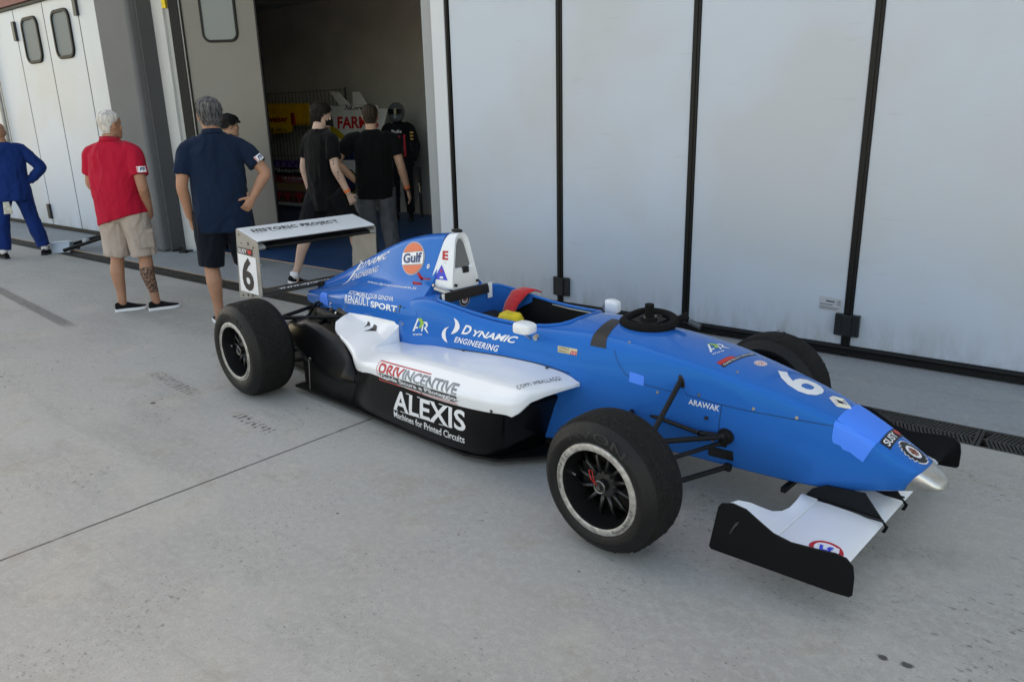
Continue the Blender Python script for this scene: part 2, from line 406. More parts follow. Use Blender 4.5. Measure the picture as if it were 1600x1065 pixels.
light_paint = mat('light_wall_paint', (.5, .52, .53), .7, var=.05, vscale=2)
interior = mat('interior_render', (.6, .59, .56), .9, var=.1, vscale=1.5)
glass_m = mat('window_glass', (.115, .15, .175), .45, spec=.3)
frost = mat('frosted_pane', (.16, .185, .19), .3, spec=.5)
red_beam = mat('red_beam_paint', (.16, .02, .025), .5)

bd = thing('garage_building', 'long white pit garage building with open bay in the middle', 'building')
b = MB()                                             # outer shell above and behind the doors
b.box(-30, 12, WY + .02, WY + .3, 3.46, 5.0)
b.box(-30, 12, 0.9, 9.6, 5.0, 5.25)
b.build('roof_slab', light_paint, bd)
b = MB()
b.box(-16, 6, 9.0, 9.2, 0, 5.0); b.box(-16.2, -16, WY + .3, 9.2, 0, 5); b.box(6, 6.2, WY + .3, 9.2, 0, 5)
b.box(-16, 6, WY + .3, 9.0, 3.7, 3.8)
b.build('interior_wall', interior, bd)
b = MB(); b.box(-30, -14.9, WY + .01, WY + .25, 0, 3.46); b.build('side_wall', light_paint, bd)
b = MB(); b.box(2.3, 12, WY + .01, WY + .25, 0, 3.46); b.build('side_wall', light_paint, bd)
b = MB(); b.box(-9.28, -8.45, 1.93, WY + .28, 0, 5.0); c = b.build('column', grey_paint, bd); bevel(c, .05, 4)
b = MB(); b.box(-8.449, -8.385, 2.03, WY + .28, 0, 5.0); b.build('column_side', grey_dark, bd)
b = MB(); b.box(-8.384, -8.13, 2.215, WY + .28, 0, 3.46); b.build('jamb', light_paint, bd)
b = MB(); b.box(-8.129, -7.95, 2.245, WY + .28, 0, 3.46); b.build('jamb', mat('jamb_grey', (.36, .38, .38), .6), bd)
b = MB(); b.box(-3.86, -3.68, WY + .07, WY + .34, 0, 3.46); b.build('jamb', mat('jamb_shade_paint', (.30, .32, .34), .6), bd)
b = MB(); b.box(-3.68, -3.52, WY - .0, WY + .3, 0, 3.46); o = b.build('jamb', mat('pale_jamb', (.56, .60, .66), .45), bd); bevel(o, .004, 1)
b = MB(); b.box(-3.888, -3.861, WY + .09, WY + .3, 0, 3.46); b.build('door_seal', seal, bd)
b = MB(); b.box(-30, -9.285, 2.16, 2.24, 3.42, 3.9); b.build('beam', red_beam, bd)
b = MB(); b.box(-30, -9.286, 2.19, 2.235, 3.375, 3.419); b.build('door_track', seal, bd)

# ---- big folding door on the right
SX = [-3.4465 - .04, -2.3188, -1.1721, -0.0153, 1.125, 2.27]
fd = thing('folding_door', 'closed light grey folding garage door behind the blue car, four panels with black seams', 'garage door', (-3.5, WY, 0))
def P(o, t): o.parent = t; o.matrix_parent_inverse = t.matrix_basis.inverted(); return o
for i in range(5):
    b = MB(); x0, x1 = SX[i] + .028, SX[i + 1] - .028
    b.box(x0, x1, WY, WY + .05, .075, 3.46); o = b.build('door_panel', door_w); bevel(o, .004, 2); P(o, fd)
for i in range(5):
    b = MB(); h = .018 if i == 0 else .026
    b.box(SX[i] - h, SX[i] + h, WY - .008, WY + .04, 0.005, 3.46)
    b.box(SX[i] - .007, SX[i] + .007, WY - .014, WY - .0081, 0.01, 3.46)
    P(b.build('seam_seal', seal), fd)
b = MB(); b.box(-3.46, 2.27, WY - .018, WY + .04, .012, .079); b.cyl((-3.46, WY - .016, .062), (2.27, WY - .016, .062), .016); P(b.build('bottom_seal', seal, auto=40), fd)
latch_m = mat('latch_black', (.008, .011, .014), .4, var=.2)
for (x, z0, z1) in ((-2.296, .135, .29), (-.012, .145, .29)):
    b = MB(); b.box(x - .077, x - .02, WY - .03, WY, z0, z1); b.box(x + .02, x + .077, WY - .03, WY, z0, z1); b.box(x - .028, x + .028, WY - .042, WY - .015, z0 + .003, z1 - .003)
    b.cyl((x + .045, WY - .04, z0 + .03), (x + .045, WY - .028, z0 + .03), .006)
    o = b.build('latch_box', latch_m); bevel(o, .003, 2); P(o, fd)
b = MB(); b.cyl((-1.11, WY - .05, .085), (-1.02, WY - .05, .06), .022); P(b.build('floor_bolt', mat('dull_steel', (.12, .13, .14), .5, metal=.6), auto=40), fd)
sticker_c = [(-.205, WY - .002, .30), (-.06, WY - .002, .295), (-.06, WY - .002, .38), (-.205, WY - .002, .39)]
st = lay('maker_sticker', shape2d([[(0, 0), (1, 0), (1, 1), (0, 1)]]), sticker_c, mat('silver_sticker', (.40, .42, .46), .4), None); P(st, fd)
sb = splice((glyphs('CE'), .78, .5, .95, .85), (shape2d([[(0, 0), (1, 0), (1, 1), (0, 1)]]), .3, .66, .68, .78), (shape2d([[(0, 0), (1, 0), (1, 1), (0, 1)]]), .05, .42, .6, .48), (shape2d([[(0, 0), (1, 0), (1, 1), (0, 1)]]), .05, .22, .9, .27), (shape2d([[(0, 0), (1, 0), (1, 1), (0, 1)]]), .05, .1, .8, .14))
s2 = lay('sticker_print', sb, sticker_c, mat('sticker_ink', (.08, .09, .12), .5), None, off=.004); P(s2, fd)

# ---- left folding door
ld = thing('folding_door', 'pale blue-white folding garage door with two rounded windows at far left', 'garage door', (-12, WY, 0))
LX = [-14.9, -13.73, -12.65, -11.55, -10.42, -9.285]
for i in range(5):
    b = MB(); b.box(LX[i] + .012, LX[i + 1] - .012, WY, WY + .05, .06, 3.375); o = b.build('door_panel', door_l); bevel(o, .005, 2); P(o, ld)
    if i:
        b = MB(); b.box(LX[i] - .013, LX[i] + .013, WY + .004, WY + .03, .01, 3.37); P(b.build('seam_seal', seal), ld)
b = MB(); b.box(-14.9, -9.285, WY - .02, WY + .03, .012, .06); P(b.build('bottom_seal', seal), ld)
def rrect(x0, x1, z0, z1, r, n=6):
    pts = []
    for cx, cz, a in ((x1 - r, z1 - r, 0), (x0 + r, z1 - r, 90), (x0 + r, z0 + r, 180), (x1 - r, z0 + r, 270)):
        for k in range(n + 1): pts.append((cx + r * math.cos(R(a + 90 * k / n)), cz + r * math.sin(R(a + 90 * k / n))))
    return pts
def ring_frame(x0, x1, z0, z1, r, wd, y0, y1, Mx=None):
    b = MB(); A = rrect(x0, x1, z0, z1, r); B = rrect(x0 + wd, x1 - wd, z0 + wd, z1 - wd, max(.01, r - wd)); n = len(A)
    rings = [[Vector((p[0], y, p[1])) for p in Q] for Q, y in ((A, y1), (A, y0 + .006), ([(lerp(p[0], q[0], .15), lerp(p[1], q[1], .15)) for p, q in zip(A, B)], y0), (B, y0), (B, y1))]
    if Mx: rings = [[Mx @ v for v in r_] for r_ in rings]
    return b.loft(rings, caps=False)
for (x0, x1) in ((-12.38, -11.78), (-11.28, -10.68)):
    o = ring_frame(x0, x1, 2.56, 3.22, .14, .042, WY - .03, WY + .01).build('window_frame', seal, auto=40); P(o, ld)
    pts = rrect(x0 + .038, x1 - .038, 2.598, 3.182, .105)
    p_ = MB().prism(pts, 1, WY - .012, WY - .004).build('window_pane', glass_m); P(p_, ld)
for (x, z0, z1) in ((-12.65, 2.92, 3.2), (-10.42, 3.08, 3.35), (-12.65, .16, .40), (-10.42, .02, .08)):
    b = MB(); b.box(x - .045, x + .045, WY - .04, WY, z0, z1); P(b.build('hinge', latch_m), ld)
b = MB(); b.tube([(-13.73, WY - .05, 0.3), (-13.73, WY - .05, 3.3)], .03); P(b.build('door_bar', grey_metal, smooth=True), ld)

# ---- open leaf of the middle bay, swung inwards
ang = R(36); ol = thing('door_leaf', 'white door leaf darkened for shade, with a rounded window, swung open into the dark garage', 'garage door', (-7.84, WY + .02, 0), ang)
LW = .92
o = MB().box(0.045, LW, 0, .05, .18, 3.46).build('door_panel', door_mat('leaf_shade_enamel', (.15, .15, .145)), ol); bevel(o, .004, 2)  # white like the other doors; interior shade is put into its base colour
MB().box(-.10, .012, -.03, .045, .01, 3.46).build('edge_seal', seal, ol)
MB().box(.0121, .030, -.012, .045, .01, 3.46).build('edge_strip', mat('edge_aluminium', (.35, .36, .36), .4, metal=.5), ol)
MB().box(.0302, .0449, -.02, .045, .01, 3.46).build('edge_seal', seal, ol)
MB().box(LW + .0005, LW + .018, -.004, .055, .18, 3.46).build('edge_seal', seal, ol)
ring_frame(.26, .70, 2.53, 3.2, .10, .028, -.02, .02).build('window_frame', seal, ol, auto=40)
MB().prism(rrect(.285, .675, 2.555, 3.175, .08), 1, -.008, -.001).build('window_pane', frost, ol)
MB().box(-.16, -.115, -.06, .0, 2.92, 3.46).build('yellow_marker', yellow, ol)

# low concrete wall and fence across the lane, unseen, added only for bodywork reflections
pw = thing('reflection_wall', 'unseen low pale wall added across the lane for reflections on the car', 'wall', (0, -17, 0))
o = MB().box(-90, 50, -.15, .15, 0, 1.05).build('wall', mat('reflection_wall_concrete', (.45, .44, .42), .8, var=.1, vscale=1), pw)
b = MB(); b.box(-90, 50, -.02, .02, 1.05, 2.3)
for i in range(47): b.box(-90 + i * 3, -89.94 + i * 3, -.04, .04, 1.05, 2.4)
b.build('reflection_fence', mat('fence_grey', (.16, .17, .18), .7), pw)
# ================================================================== race car (x forward, y left, z up, origin under the front axle)
CA = 0.0868
car = thing('race_car', 'blue and white single-seater race car number 6 parked in front of the garages', 'race car', (0, 0, 0), -CA)
# --- tub and nose: station table  x : zt, wc, zc, wm, zm, wb, zb
TUB = [(.955, .318, .012, .300, .020, .295, .012, .288), (.945, .326, .035, .310, .045, .300, .030, .287), (.93, .338, .052, .320, .060, .305, .045, .284),
       (.90, .355, .066, .341, .074, .320, .055, .279), (.86, .377, .077, .363, .084, .335, .062, .270), (.80, .408, .088, .394, .096, .35, .068, .252), (.70, .458, .100, .442, .110, .36, .080, .222),
       (.60, .500, .114, .482, .125, .37, .090, .198), (.50, .532, .131, .512, .142, .38, .100, .187), (.40, .559, .144, .537, .158, .39, .110, .182), (.30, .582, .158, .558, .174, .40, .120, .180),
       (.20, .602, .171, .577, .188, .41, .128, .178), (.10, .620, .183, .594, .200, .42, .135, .176), (0, .636, .192, .606, .212, .42, .142, .175), (-.15, .655, .200, .617, .226, .43, .160, .170),
       (-.30, .667, .205, .624, .240, .44, .180, .155), (-.45, .672, .212, .627, .252, .45, .20, .130), (-.60, .668, .222, .622, .264, .45, .22, .100), (-.75, .652, .232, .618, .272, .44, .24, .08),
       (-.90, .640, .240, .617, .278, .44, .25, .06), (-1.05, .638, .250, .622, .283, .44, .26, .06), (-1.20, .646, .258, .634, .287, .45, .26, .06), (-1.35, .662, .264, .652, .289, .46, .26, .06),
       (-1.50, .672, .264, .662, .290, .47, .26, .06), (-1.62, .668, .258, .655, .290, .48, .26, .06), (-1.74, .645, .246, .625, .288, .48, .26, .06)]
def tub_ring(x):
    zt, wc, zc, wm, zm, wb, zb = table(TUB, x)
    s = min(1, max(.15, wc / .12)); rc = .022 * s + .03 * max(0, min(1, (-x) / .5))
    h = [(0, zt), (wc * .5, zt - (zt - zc) * .14), (wc, zc), (wm, lerp(zc, zm, .8)), (wm * .99, lerp(zm, zb, .35)), (wb, zb), (0, zb)]
    q = rpoly(h, [0, .1, rc * 1.15, .12, .12, .02 * s, 0], 5)
    right = [Vector((x, -p[0], p[1])) for p in q]; left = [Vector((x, p[0], p[1])) for p in q[1:-1]]
    return right + left[::-1]
def nose_ring(x):
    k = .058 * max(0, min(1, (x - .62) / .26)) * max(0, min(1, (.955 - x) / .06)); a = tub_ring(x)
    zt = max(v.z for v in a); zb = min(v.z for v in a)
    return [tub_ring(x - k * (zt - v.z) / (zt - zb + 1e-6))[i] for i, v in enumerate(a)]
xs = [.955, .951, .945, .937, .93, .92, .91, .9005, .8912]
nose_tip = MB().loft([nose_ring(x) for x in xs]).build('nose_tip', alu, car, auto=50)
xs = [.891, .865, .84, .80] + [.76 - .06 * i for i in range(42)]
xs = [x for x in xs if x > -1.74] + [-1.74]
tub = MB().loft([nose_ring(x) for x in xs]).build('monocoque', blue, None, smooth=True)
# cockpit opening
WI = [(-.635, .0), (-.640, .06), (-.652, .115), (-.68, .155), (-.74, .183), (-.82, .202), (-.92, .214), (-1.05, .224), (-1.2, .232), (-1.35, .236), (-1.44, .234), (-1.47, .225), (-1.485, .20)]
def wi(x):
    t = sorted(WI)
    for i in range(len(t) - 1):
        if t[i][0] <= x <= t[i + 1][0]: return lerp(t[i][1], t[i + 1][1], (x - t[i][0]) / (t[i + 1][0] - t[i][0]))
    return 0
cut_pts = [(x, -y) for x, y in WI] + [(x, y) for x, y in WI[::-1]][:-1]
cutter = MB().prism(cut_pts, 2, .13, 1.2).build('cutter', matt_black)
tub.data.materials.append(matt_black); tub.data.materials.append(blue)
md = tub.modifiers.new('c', 'BOOLEAN'); md.operation = 'DIFFERENCE'; md.object = cutter; md.solver = 'EXACT'
apply(tub); D.objects.remove(cutter)
while len(tub.data.materials) > 2: tub.data.materials.pop()
for p in tub.data.polygons:
    c = p.center; n = p.normal
    inside = -1.49 < c.x < -.63 and abs(c.y) < wi(c.x) + .006 and c.z < .66 and (abs(n.z) < .5 or c.z < .2)
    zr = table(TUB, c.x)[0]
    p.material_index = 1 if inside and not (c.x < -1.30 and c.z > .9) else 0
    p.use_smooth = not inside
# inner faces: upper back part stays blue -> separate collar mesh
tub.parent = car
rim_path = []
for x, y in WI + [(x, -y) for x, y in WI[::-1]][1:-1] if False else [(x, y) for x, y in WI] + [(x, -y) for x, y in WI[::-1]][:-1]:
    zt, wc, zc = table(TUB, x)[:3]; rim_path.append((x, y, zt - (zt - zc) * min(1, (abs(y) / wc)) ** 2.2 * .9 - .001))
MB().tube(rim_path, .0085, 8, closed=True).build('cockpit_rim', blue, car, smooth=True)
col_pts = [p for p in rim_path if p[0] < -1.17]
cl = [p for p in col_pts if p[1] > 0]; cr = [p for p in col_pts if p[1] <= 0]
seq = cl + cr                                     # from front left round the back to front right
b = MB(); rows = [[], [], []]
for (x, y, z) in seq:
    q = .99 if x > -1.48 else 1; dd = min(1, max(0.12, (-x - 1.15) / .25)); k = .985
    yy = y * .975; xx = min(x + .008, -.9) if x < -1.4 else x
    rows[0].append((xx, yy, z)); rows[1].append((xx, yy, z - .07 * dd)); rows[2].append((xx, yy, z - .16 * dd))
b.grid(rows).build('headrest_panel', blue, car, smooth=True)
# inside the cockpit
b = MB(); b.box(-1.46, -1.40, -.17, .17, .14, .50); b.box(-1.40, -.9, -.17, .17, .13, .20)
s_ = b.build('seat', carbon, car); bevel(s_, .02, 3)
b = MB(); b.box(-1.47, -1.36, -.19, .19, .46, .53); h_ = b.build('seat_pad', mat('black_foam', (.014, .014, .015), .8), car); bevel(h_, .02, 3)
MB().box(-1.30, -1.12, -.215, -.14, .47, .475).build('data_plate', cream_dec, car)
b = MB(); b.cyl((-.74, .19, .53), (-.74, .165, .53), .02); b.build('cockpit_switch', carbon, car, auto=40)
b = MB(); b.box(-.80, -.77, .17, .2, .46, .56); b.build('fuse_box', grey_metal, car)
b = MB(); b.tube([(-.92, -.19, .34), (-.90, -.17, .44), (-.89, -.155, .50)], .007); b.sphere((-.888, -.152, .51), .016); b.build('gear_lever', grey_metal, car, smooth=True)
for s in (-1, 1):
    b = MB(); rows = []
    for i in range(9): t = i / 8; rows.append([(lerp(-1.39, -1.0, t), s * (lerp(.07, .03, t) + w_), lerp(.50, .24, t) + .05 * math.sin(t * 3)) for w_ in (-.022, .022)])
    b.grid(rows).build('harness', mat('dark_webbing', (.01, .01, .012), .8), car)
b = MB(); b.tube([(x, wi(x) - .002, z - .013) for (x, y, z) in rim_path if y > 0 and -1.2 < x < -.7], .004, 6); b.build('edge_trim', mat('pale_trim', (.5, .5, .48), .4), car, smooth=True)

# --- air box hoop
def trap(w0, z0, w1, z1, x0, x1, r=.05, n=6):
    """rounded trapezoid ring, wide at the bottom, x slides from x0 (bottom) to x1 (top)"""
    q = rpoly([(-w0, z0), (-w1, z1), (w1, z1), (w0, z0)], [.02, r, r, .02], n, closed=True)
    return [Vector((lerp(x0, x1, (p[1] - z0) / (z1 - z0)), p[0], p[1])) for p in q]
F0 = trap(.106, .686, .044, .988, -1.488, -1.512, .06); B0 = trap(.162, .675, .060, .984, -1.625, -1.560, .06)
B1 = [Vector((lerp(a.x, b_.x, .93), lerp(a.y, b_.y, .86), lerp(a.z, b_.z, .9))) for a, b_ in zip(F0, B0)]
I0 = trap(.067, .790, .029, .958, -1.498, -1.515, .045); I1 = [v + Vector((-.01, 0, 0)) for v in trap(.060, .797, .024, .950, -1.500, -1.517, .04)]
F0b = [v + (c_ - v) * .08 + Vector((.004, 0, 0)) for v, c_ in zip(F0, I0)]
mb = MB(); mb.loft([B0, [a.lerp(b_, .5) for a, b_ in zip(B0, F0)], F0, F0b, I0, I1], caps=False)
hoop = mb.build('air_intake', white, car, auto=35)
duct = mat('duct_grey', (.16, .165, .17), .6)
I2 = [v + Vector((-.16, 0, -.02)) for v in I1]
MB().loft([I1, I2]).build('intake_duct', duct, car, auto=35)
b = MB(); b.box(-1.62, -1.55, .02, .05, .80, .92); b.build('intake_shroud', carbon, car)
b = MB(); b.box(-1.502, -1.487, -.012, .028, .768, .80); b.build('intake_notch', k_dec, car)
for (x, y, z) in ((-1.484, -.082, .712), (-1.484, .082, .712), (-1.575, -.150, .712)):
    b = MB(); n_ = (.012, 0, 0) if x > -1.5 else (0, -.012, .002); b.cyl((x, y, z), (x + n_[0], y + n_[1], z + n_[2]), .008); b.build('bolt', steel if x < -1.5 else k_dec, car, auto=40)
b = MB(); b.sphere((-1.54, 0, .994), (.04, .022, .012)); b.build('camera_mount', seal, car, smooth=True)
b = MB(); b.cyl((-1.470, -.128, .672), (-1.555, -.165, .700), .015); b.build('tow_tube', steel, car, auto=40)
b = MB(); b.tube([(-1.60, -.157, .745), (-1.615, -.175, .745), (-1.66, -.178, .755)], .004); b.tube([(-1.66, -.166, .735), (-1.66, -.19, .775)], .008); b.box(-1.74, -1.67, -.168, -.160, .70, .715)
b.build('fire_pull', mat('red_plastic', (.5, .01, .015), .4), car, smooth=True)
# black headrest band with white tape ends
band_m = black_tape
b = MB(); rows = [[], []]
for i in range(13):
    y = -.205 + .35 * i / 12; bow = .03
    rows[0].append((-1.468, y, .688)); rows[1].append((-1.464, y, .635))
o = b.grid(rows).build('head_band', black_tape, car); md = o.modifiers.new('s', 'SOLIDIFY'); md.thickness = .012; apply(o)
MB().box(-1.462, -1.455, .140, .172, .605, .692).build('white_tape', white, car)
MB().box(-1.458, -1.45, -.205, -.190, .60, .688).build('white_tape', white, car)

# --- engine cover: x : ridge z, ridge half width, flank y, flank z, shoulder y, shoulder z, side y, side z(lower edge)
ENG = [(-1.585, .980, .052, .135, .745, .205, .675, .283, .60, .30), (-1.735, .962, .048, .129, .737, .201, .666, .281, .59, .375), (-1.75, .960, .048, .128, .735, .200, .665, .280, .59, .502), (-1.95, .917, .044, .115, .715, .190, .652, .272, .58, .495),
       (-2.15, .848, .038, .098, .680, .178, .632, .258, .57, .480), (-2.35, .764, .032, .080, .640, .162, .605, .236, .555, .455), (-2.55, .682, .026, .064, .590, .142, .568, .200, .53, .445),
       (-2.75, .600, .022, .048, .535, .118, .528, .155, .50, .42), (-2.90, .540, .020, .035, .500, .100, .500, .125, .48, .42), (-2.96, .516, .018, .030, .490, .095, .488, .115, .47, .43)]
def eng_ring(x):
    zr, rw, fy, fz, sy, sz, dy, dz, ze = table(ENG, x)
    if x < -1.745: ze = table([q for q in ENG if q[0] < -1.74], x)[-1]
    h = [(0, zr), (rw, zr - .012), (fy, fz), (sy, sz), (dy, dz), (dy, ze), (0, ze)]
    q = rpoly(h, [0, .03, .10, .07, .06, .0, 0], 5)
    right = [Vector((x, -p[0], p[1])) for p in q]; left = [Vector((x, p[0], p[1])) for p in q[1:-1]]
    return right + left[::-1]
cover = MB().loft([eng_ring(-1.585 - .04 * i) for i in range(35)]).build('engine_cover', blue, car, auto=60)

# --- side pods
def pod(s, name=None):
    # white shell: x : inner y, inner z, shoulder y, shoulder z, outer y, outer z, lip y, lip z
    T = [(-.485, .255, .428, .285, .428, .300, .424, .300, .414), (-.50, .262, .436, .345, .434, .365, .428, .365, .412), (-.525, .262, .446, .430, .441, .455, .432, .458, .405), (-.555, .262, .453, .505, .444, .540, .425, .545, .385),
         (-.585, .262, .458, .525, .446, .578, .405, .575, .335), (-.64, .262, .462, .520, .447, .594, .395, .585, .333), (-.75, .262, .468, .515, .444, .606, .385, .597, .322), (-.95, .262, .464, .510, .440, .612, .375, .603, .308),
         (-1.2, .262, .445, .505, .436, .612, .370, .605, .305), (-1.45, .262, .425, .500, .428, .606, .368, .601, .314), (-1.60, .262, .402, .50, .415, .600, .365, .597, .318), (-1.70, .262, .395, .475, .405, .588, .350, .585, .300),
         (-1.741, .262, .392, .46, .402, .577, .346, .574, .296), (-1.744, .277, .500, .46, .402, .576, .346, .573, .296), (-1.80, .276, .499, .43, .405, .555, .345, .552, .300), (-1.88, .274, .498, .40, .410, .515, .362, .510, .330), (-2.0, .268, .494, .37, .425, .47, .385, .465, .360), (-2.12, .258, .487, .34, .435, .43, .395, .425, .375),
         (-2.22, .248, .478, .31, .450, .39, .405, .385, .39), (-2.27, .240, .473, .29, .458, .35, .43, .345, .42)]
    rings = []
    N_ = 44
    xs = sorted([T[0][0] + (T[-1][0] - T[0][0]) * (i / N_) ** 1.25 for i in range(N_ + 1)] + [-1.7405, -1.7445], reverse=True)
    xs = [x for x in xs if not (abs(x + 1.7425) < .02 and x not in (-1.7405, -1.7445))]
    for x in xs:
        iy, iz, sy, sz, oy, oz, ly, lz = table([q for q in T if q[0] > -1.742] if x > -1.742 else [q for q in T if q[0] < -1.742], x); th = .02
        rr = min(.05, (sy - iy) * .4)
        wy, wz = (iy + .012, lerp(iz, sz, .55)) if x < -1.742 else (lerp(iy, sy, .25), lerp(iz, sz, .25))
        q = rpoly([(iy, iz), (wy, wz), (sy, sz), (oy, oz), (ly, lz), (ly - th, lz), (oy - th - .01, oz - .01), (max(iy, sy - th), sz - .018), (iy, iz - .018)], [0, .03, max(.010, rr * .6), max(.010, rr * .5), .004, .004, .01, .01, 0], 4)
        rings.append([Vector((x, s * p[0], p[1])) for p in q])
    shell = MB().loft(rings).build('sidepod_top', white, car, auto=50)
    lv = [(.045, .550, -.735, .05), (.07, .566, -.722, .045), (.13, .590, -.695, .035), (.20, .600, -.665, .03), (.27, .602, -.635, .025), (.33, .596, -.605, .02), (.40, .588, -.60, .02)]
    rings = []
    for z, oy, xf, rr in lv:
        def yo(x, z=z, oy=oy):
            k = (x + .6) / -1.2
            return oy * (1 - .04 * max(0, (k - .8)) ** 2)
        rear = -1.86 + (z - .05) * .55
        q = rpoly([(xf, .22), (xf - .01, .32), (xf - .045, oy - .09), (xf - .16, oy - .006), (-1.15, oy + .003), (-1.55, oy - .003), (rear + .08, oy - .012), (rear - .12, .50), (-2.2, .34), (-2.3, .25)], [0, .1, .12, .14, .3, .3, .09, .14, .1, 0], 5)
        if z > .33: q = [Vector((p[0], min(p[1], oy - .0))) for p in q]
        rings.append([Vector((p[0], s * p[1], z if z < .39 else .33 + .07 * 0 + .0005 * 0 + (.34 - .33))) for p in q])
    rings = rings[:-1]
    # inward lid under the white shell
    top = rings[-1]; rings.append([Vector((v.x if v.x < -.7 else v.x - .012, v.y * .93, v.z + .012)) for v in top])
    low = MB().loft(rings).build('sidepod_side', gloss_black, car, auto=50)
    return shell, low
podR, lowR = pod(-1); podL, lowL = pod(1)
# inlet mouths
for s in (-1, 1):
    b = MB(); b.grid([[(-.66, s * .27, .40), (-.66, s * .56, .41)], [(-.70, s * .27, .14), (-.70, s * .53, .14)]]); b.build('radiator_inlet', matt_black, car)
# floor
b = MB(); q = [(-.55, .20), (-.66, .36), (-.78, .50), (-.95, .556), (-1.9, .552), (-2.46, .550), (-2.47, .33), (-2.95, .33)]
poly = [(x, -y) for x, y in q] + [(x, y) for x, y in q[::-1]]
fl = b.prism(poly, 2, .035, .048).build('floor', carbon, car)
for s in (-1, 1):
    b = MB(); b.grid([[(-2.42, s * .50, .0485), (-2.42, s * .505, .25)], [(-2.1, s * .515, .0485), (-2.1, s * .53, .19)], [(-1.84, s * .50, .0485), (-1.84, s * .53, .20)]]); b.build('floor_fence', carbon, car)
b = MB(); b.prism([(-.25, -.12), (-.55, -.20), (-1.2, -.25), (-1.2, .25), (-.55, .20), (-.25, .12)], 2, .05, .10); b.build('splitter', carbon, car)
# diffuser and gearbox
b = MB(); b.box(-2.65, -1.75, -.15, .15, .08, .42); b.box(-3.0, -2.65, -.10, .10, .12, .40); o = b.build('gearbox', matt_black, car); bevel(o, .03, 3)
b = MB(); b.box(-2.93, -2.86, -.035, .035, .38, .54); b.build('wing_post', matt_black, car)
b = MB()
for s in (-1, 1):
    b.grid([[(-2.35, s * .33, .048), (-2.35, s * .12, .048)], [(-3.0, s * .33, .16), (-3.0, s * .12, .16)]]); b.grid([[(-2.35, s * .33, .03), (-3.0, s * .33, .03)], [(-2.35, s * .33, .12), (-3.0, s * .33, .17)]])
b.build('diffuser', carbon, car)
for s in (-1, 1):                                       # curved fairings ahead of the rear tyres
    top = [(-2.76, .42, .355), (-2.60, .435, .41), (-2.42, .45, .455), (-2.27, .44, .43), (-2.09, .43, .385), (-1.96, .47, .32), (-1.83, .525, .25)]
    bot = [(-2.74, .45, .335), (-2.62, .475, .28), (-2.46, .50, .235), (-2.30, .525, .20), (-2.15, .54, .175), (-1.98, .545, .17), (-1.83, .545, .20)]
    rows = []
    for k in range(6):
        t = k / 5; rows.append([(lerp(a[0], c_[0], t), s * (lerp(a[1], c_[1], t) + .012 * math.sin(math.pi * t)), lerp(a[2], c_[2], t)) for a, c_ in zip(top, bot)])
    o = MB().grid(rows).build('tyre_fairing', gloss_black, car, smooth=True); md = o.modifiers.new('s', 'SOLIDIFY'); md.thickness = .006; apply(o)
    b = MB(); b.cyl((-2.28, s * .535, .245), (-2.28, s * .545, .245), .01); b.cyl((-2.28, s * .545, .24), (-2.30, s * .545, .05), .0025); b.build('fairing_stay', steel, car, auto=40)
# --- rear engine bay bits
b = MB()
for i, (a, c_) in enumerate((((-2.3, -.2, .43), (-2.7, -.52, .42)), ((-2.8, -.12, .42), (-2.68, -.55, .41)), ((-2.35, -.18, .18), (-2.62, -.56, .16)), ((-2.85, -.14, .18), (-2.66, -.56, .16)), ((-2.55, -.14, .43), (-2.64, -.55, .2)), ((-2.78, -.1, .30), (-2.645, -.6, .285)))):
    for s in (1, -1): b.cyl((a[0], a[1] * s, a[2]), (c_[0], c_[1] * s, c_[2]), .012)
b.build('rear_suspension', matt_black, car, auto=40)
b = MB(); b.tube([(-2.2, -.18, .40), (-2.35, -.22, .39), (-2.5, -.24, .41), (-2.62, -.23, .42)], .028, 12); b.tube([(-2.30, -.2, .34), (-2.45, -.2, .33), (-2.6, -.12, .34)], .02, 10); b.cyl((-2.28, -.24, .44), (-2.40, -.23, .46), .02); b.cyl((-2.50, -.18, .45), (-2.55, -.20, .40), .03)
b.build('exhaust', mat('sooty_steel', (.05, .045, .04), .45, metal=.7, var=.4, vscale=30), car, auto=40)
b = MB(); random.seed(3)
for i in range(10):
    p = [Vector((-2.25 - .05 * i + random.uniform(-.02, .02), -.13 - .02 * random.random(), .46)), Vector((-2.28 - .05 * i, -.19, .445 + random.uniform(-.02, .02))), Vector((-2.33 - .05 * i, -.2 - .04 * random.random(), .36))]
    b.tube(p, .005 + .004 * random.random(), 6)
b.sphere((-2.36, -.2, .455), (.03, .02, .02)); b.sphere((-2.56, -.17, .46), (.025, .02, .025)); b.build('engine_hoses', carbon, car, smooth=True)
b = MB(); b.box(-2.30, -2.24, -.30, -.22, .36, .44); o = b.build('heat_shield', mat('dark_red', (.09, .012, .012), .5), car); bevel(o, .02, 2)
for (x, y, z) in ((-2.41, -.24, .44), (-2.52, -.2, .475), (-2.66, -.3, .40)):
    b = MB(); b.cyl((x, y, z), (x, y - .012, z + .008), .008); b.build('bolt', steel, car, auto=40)

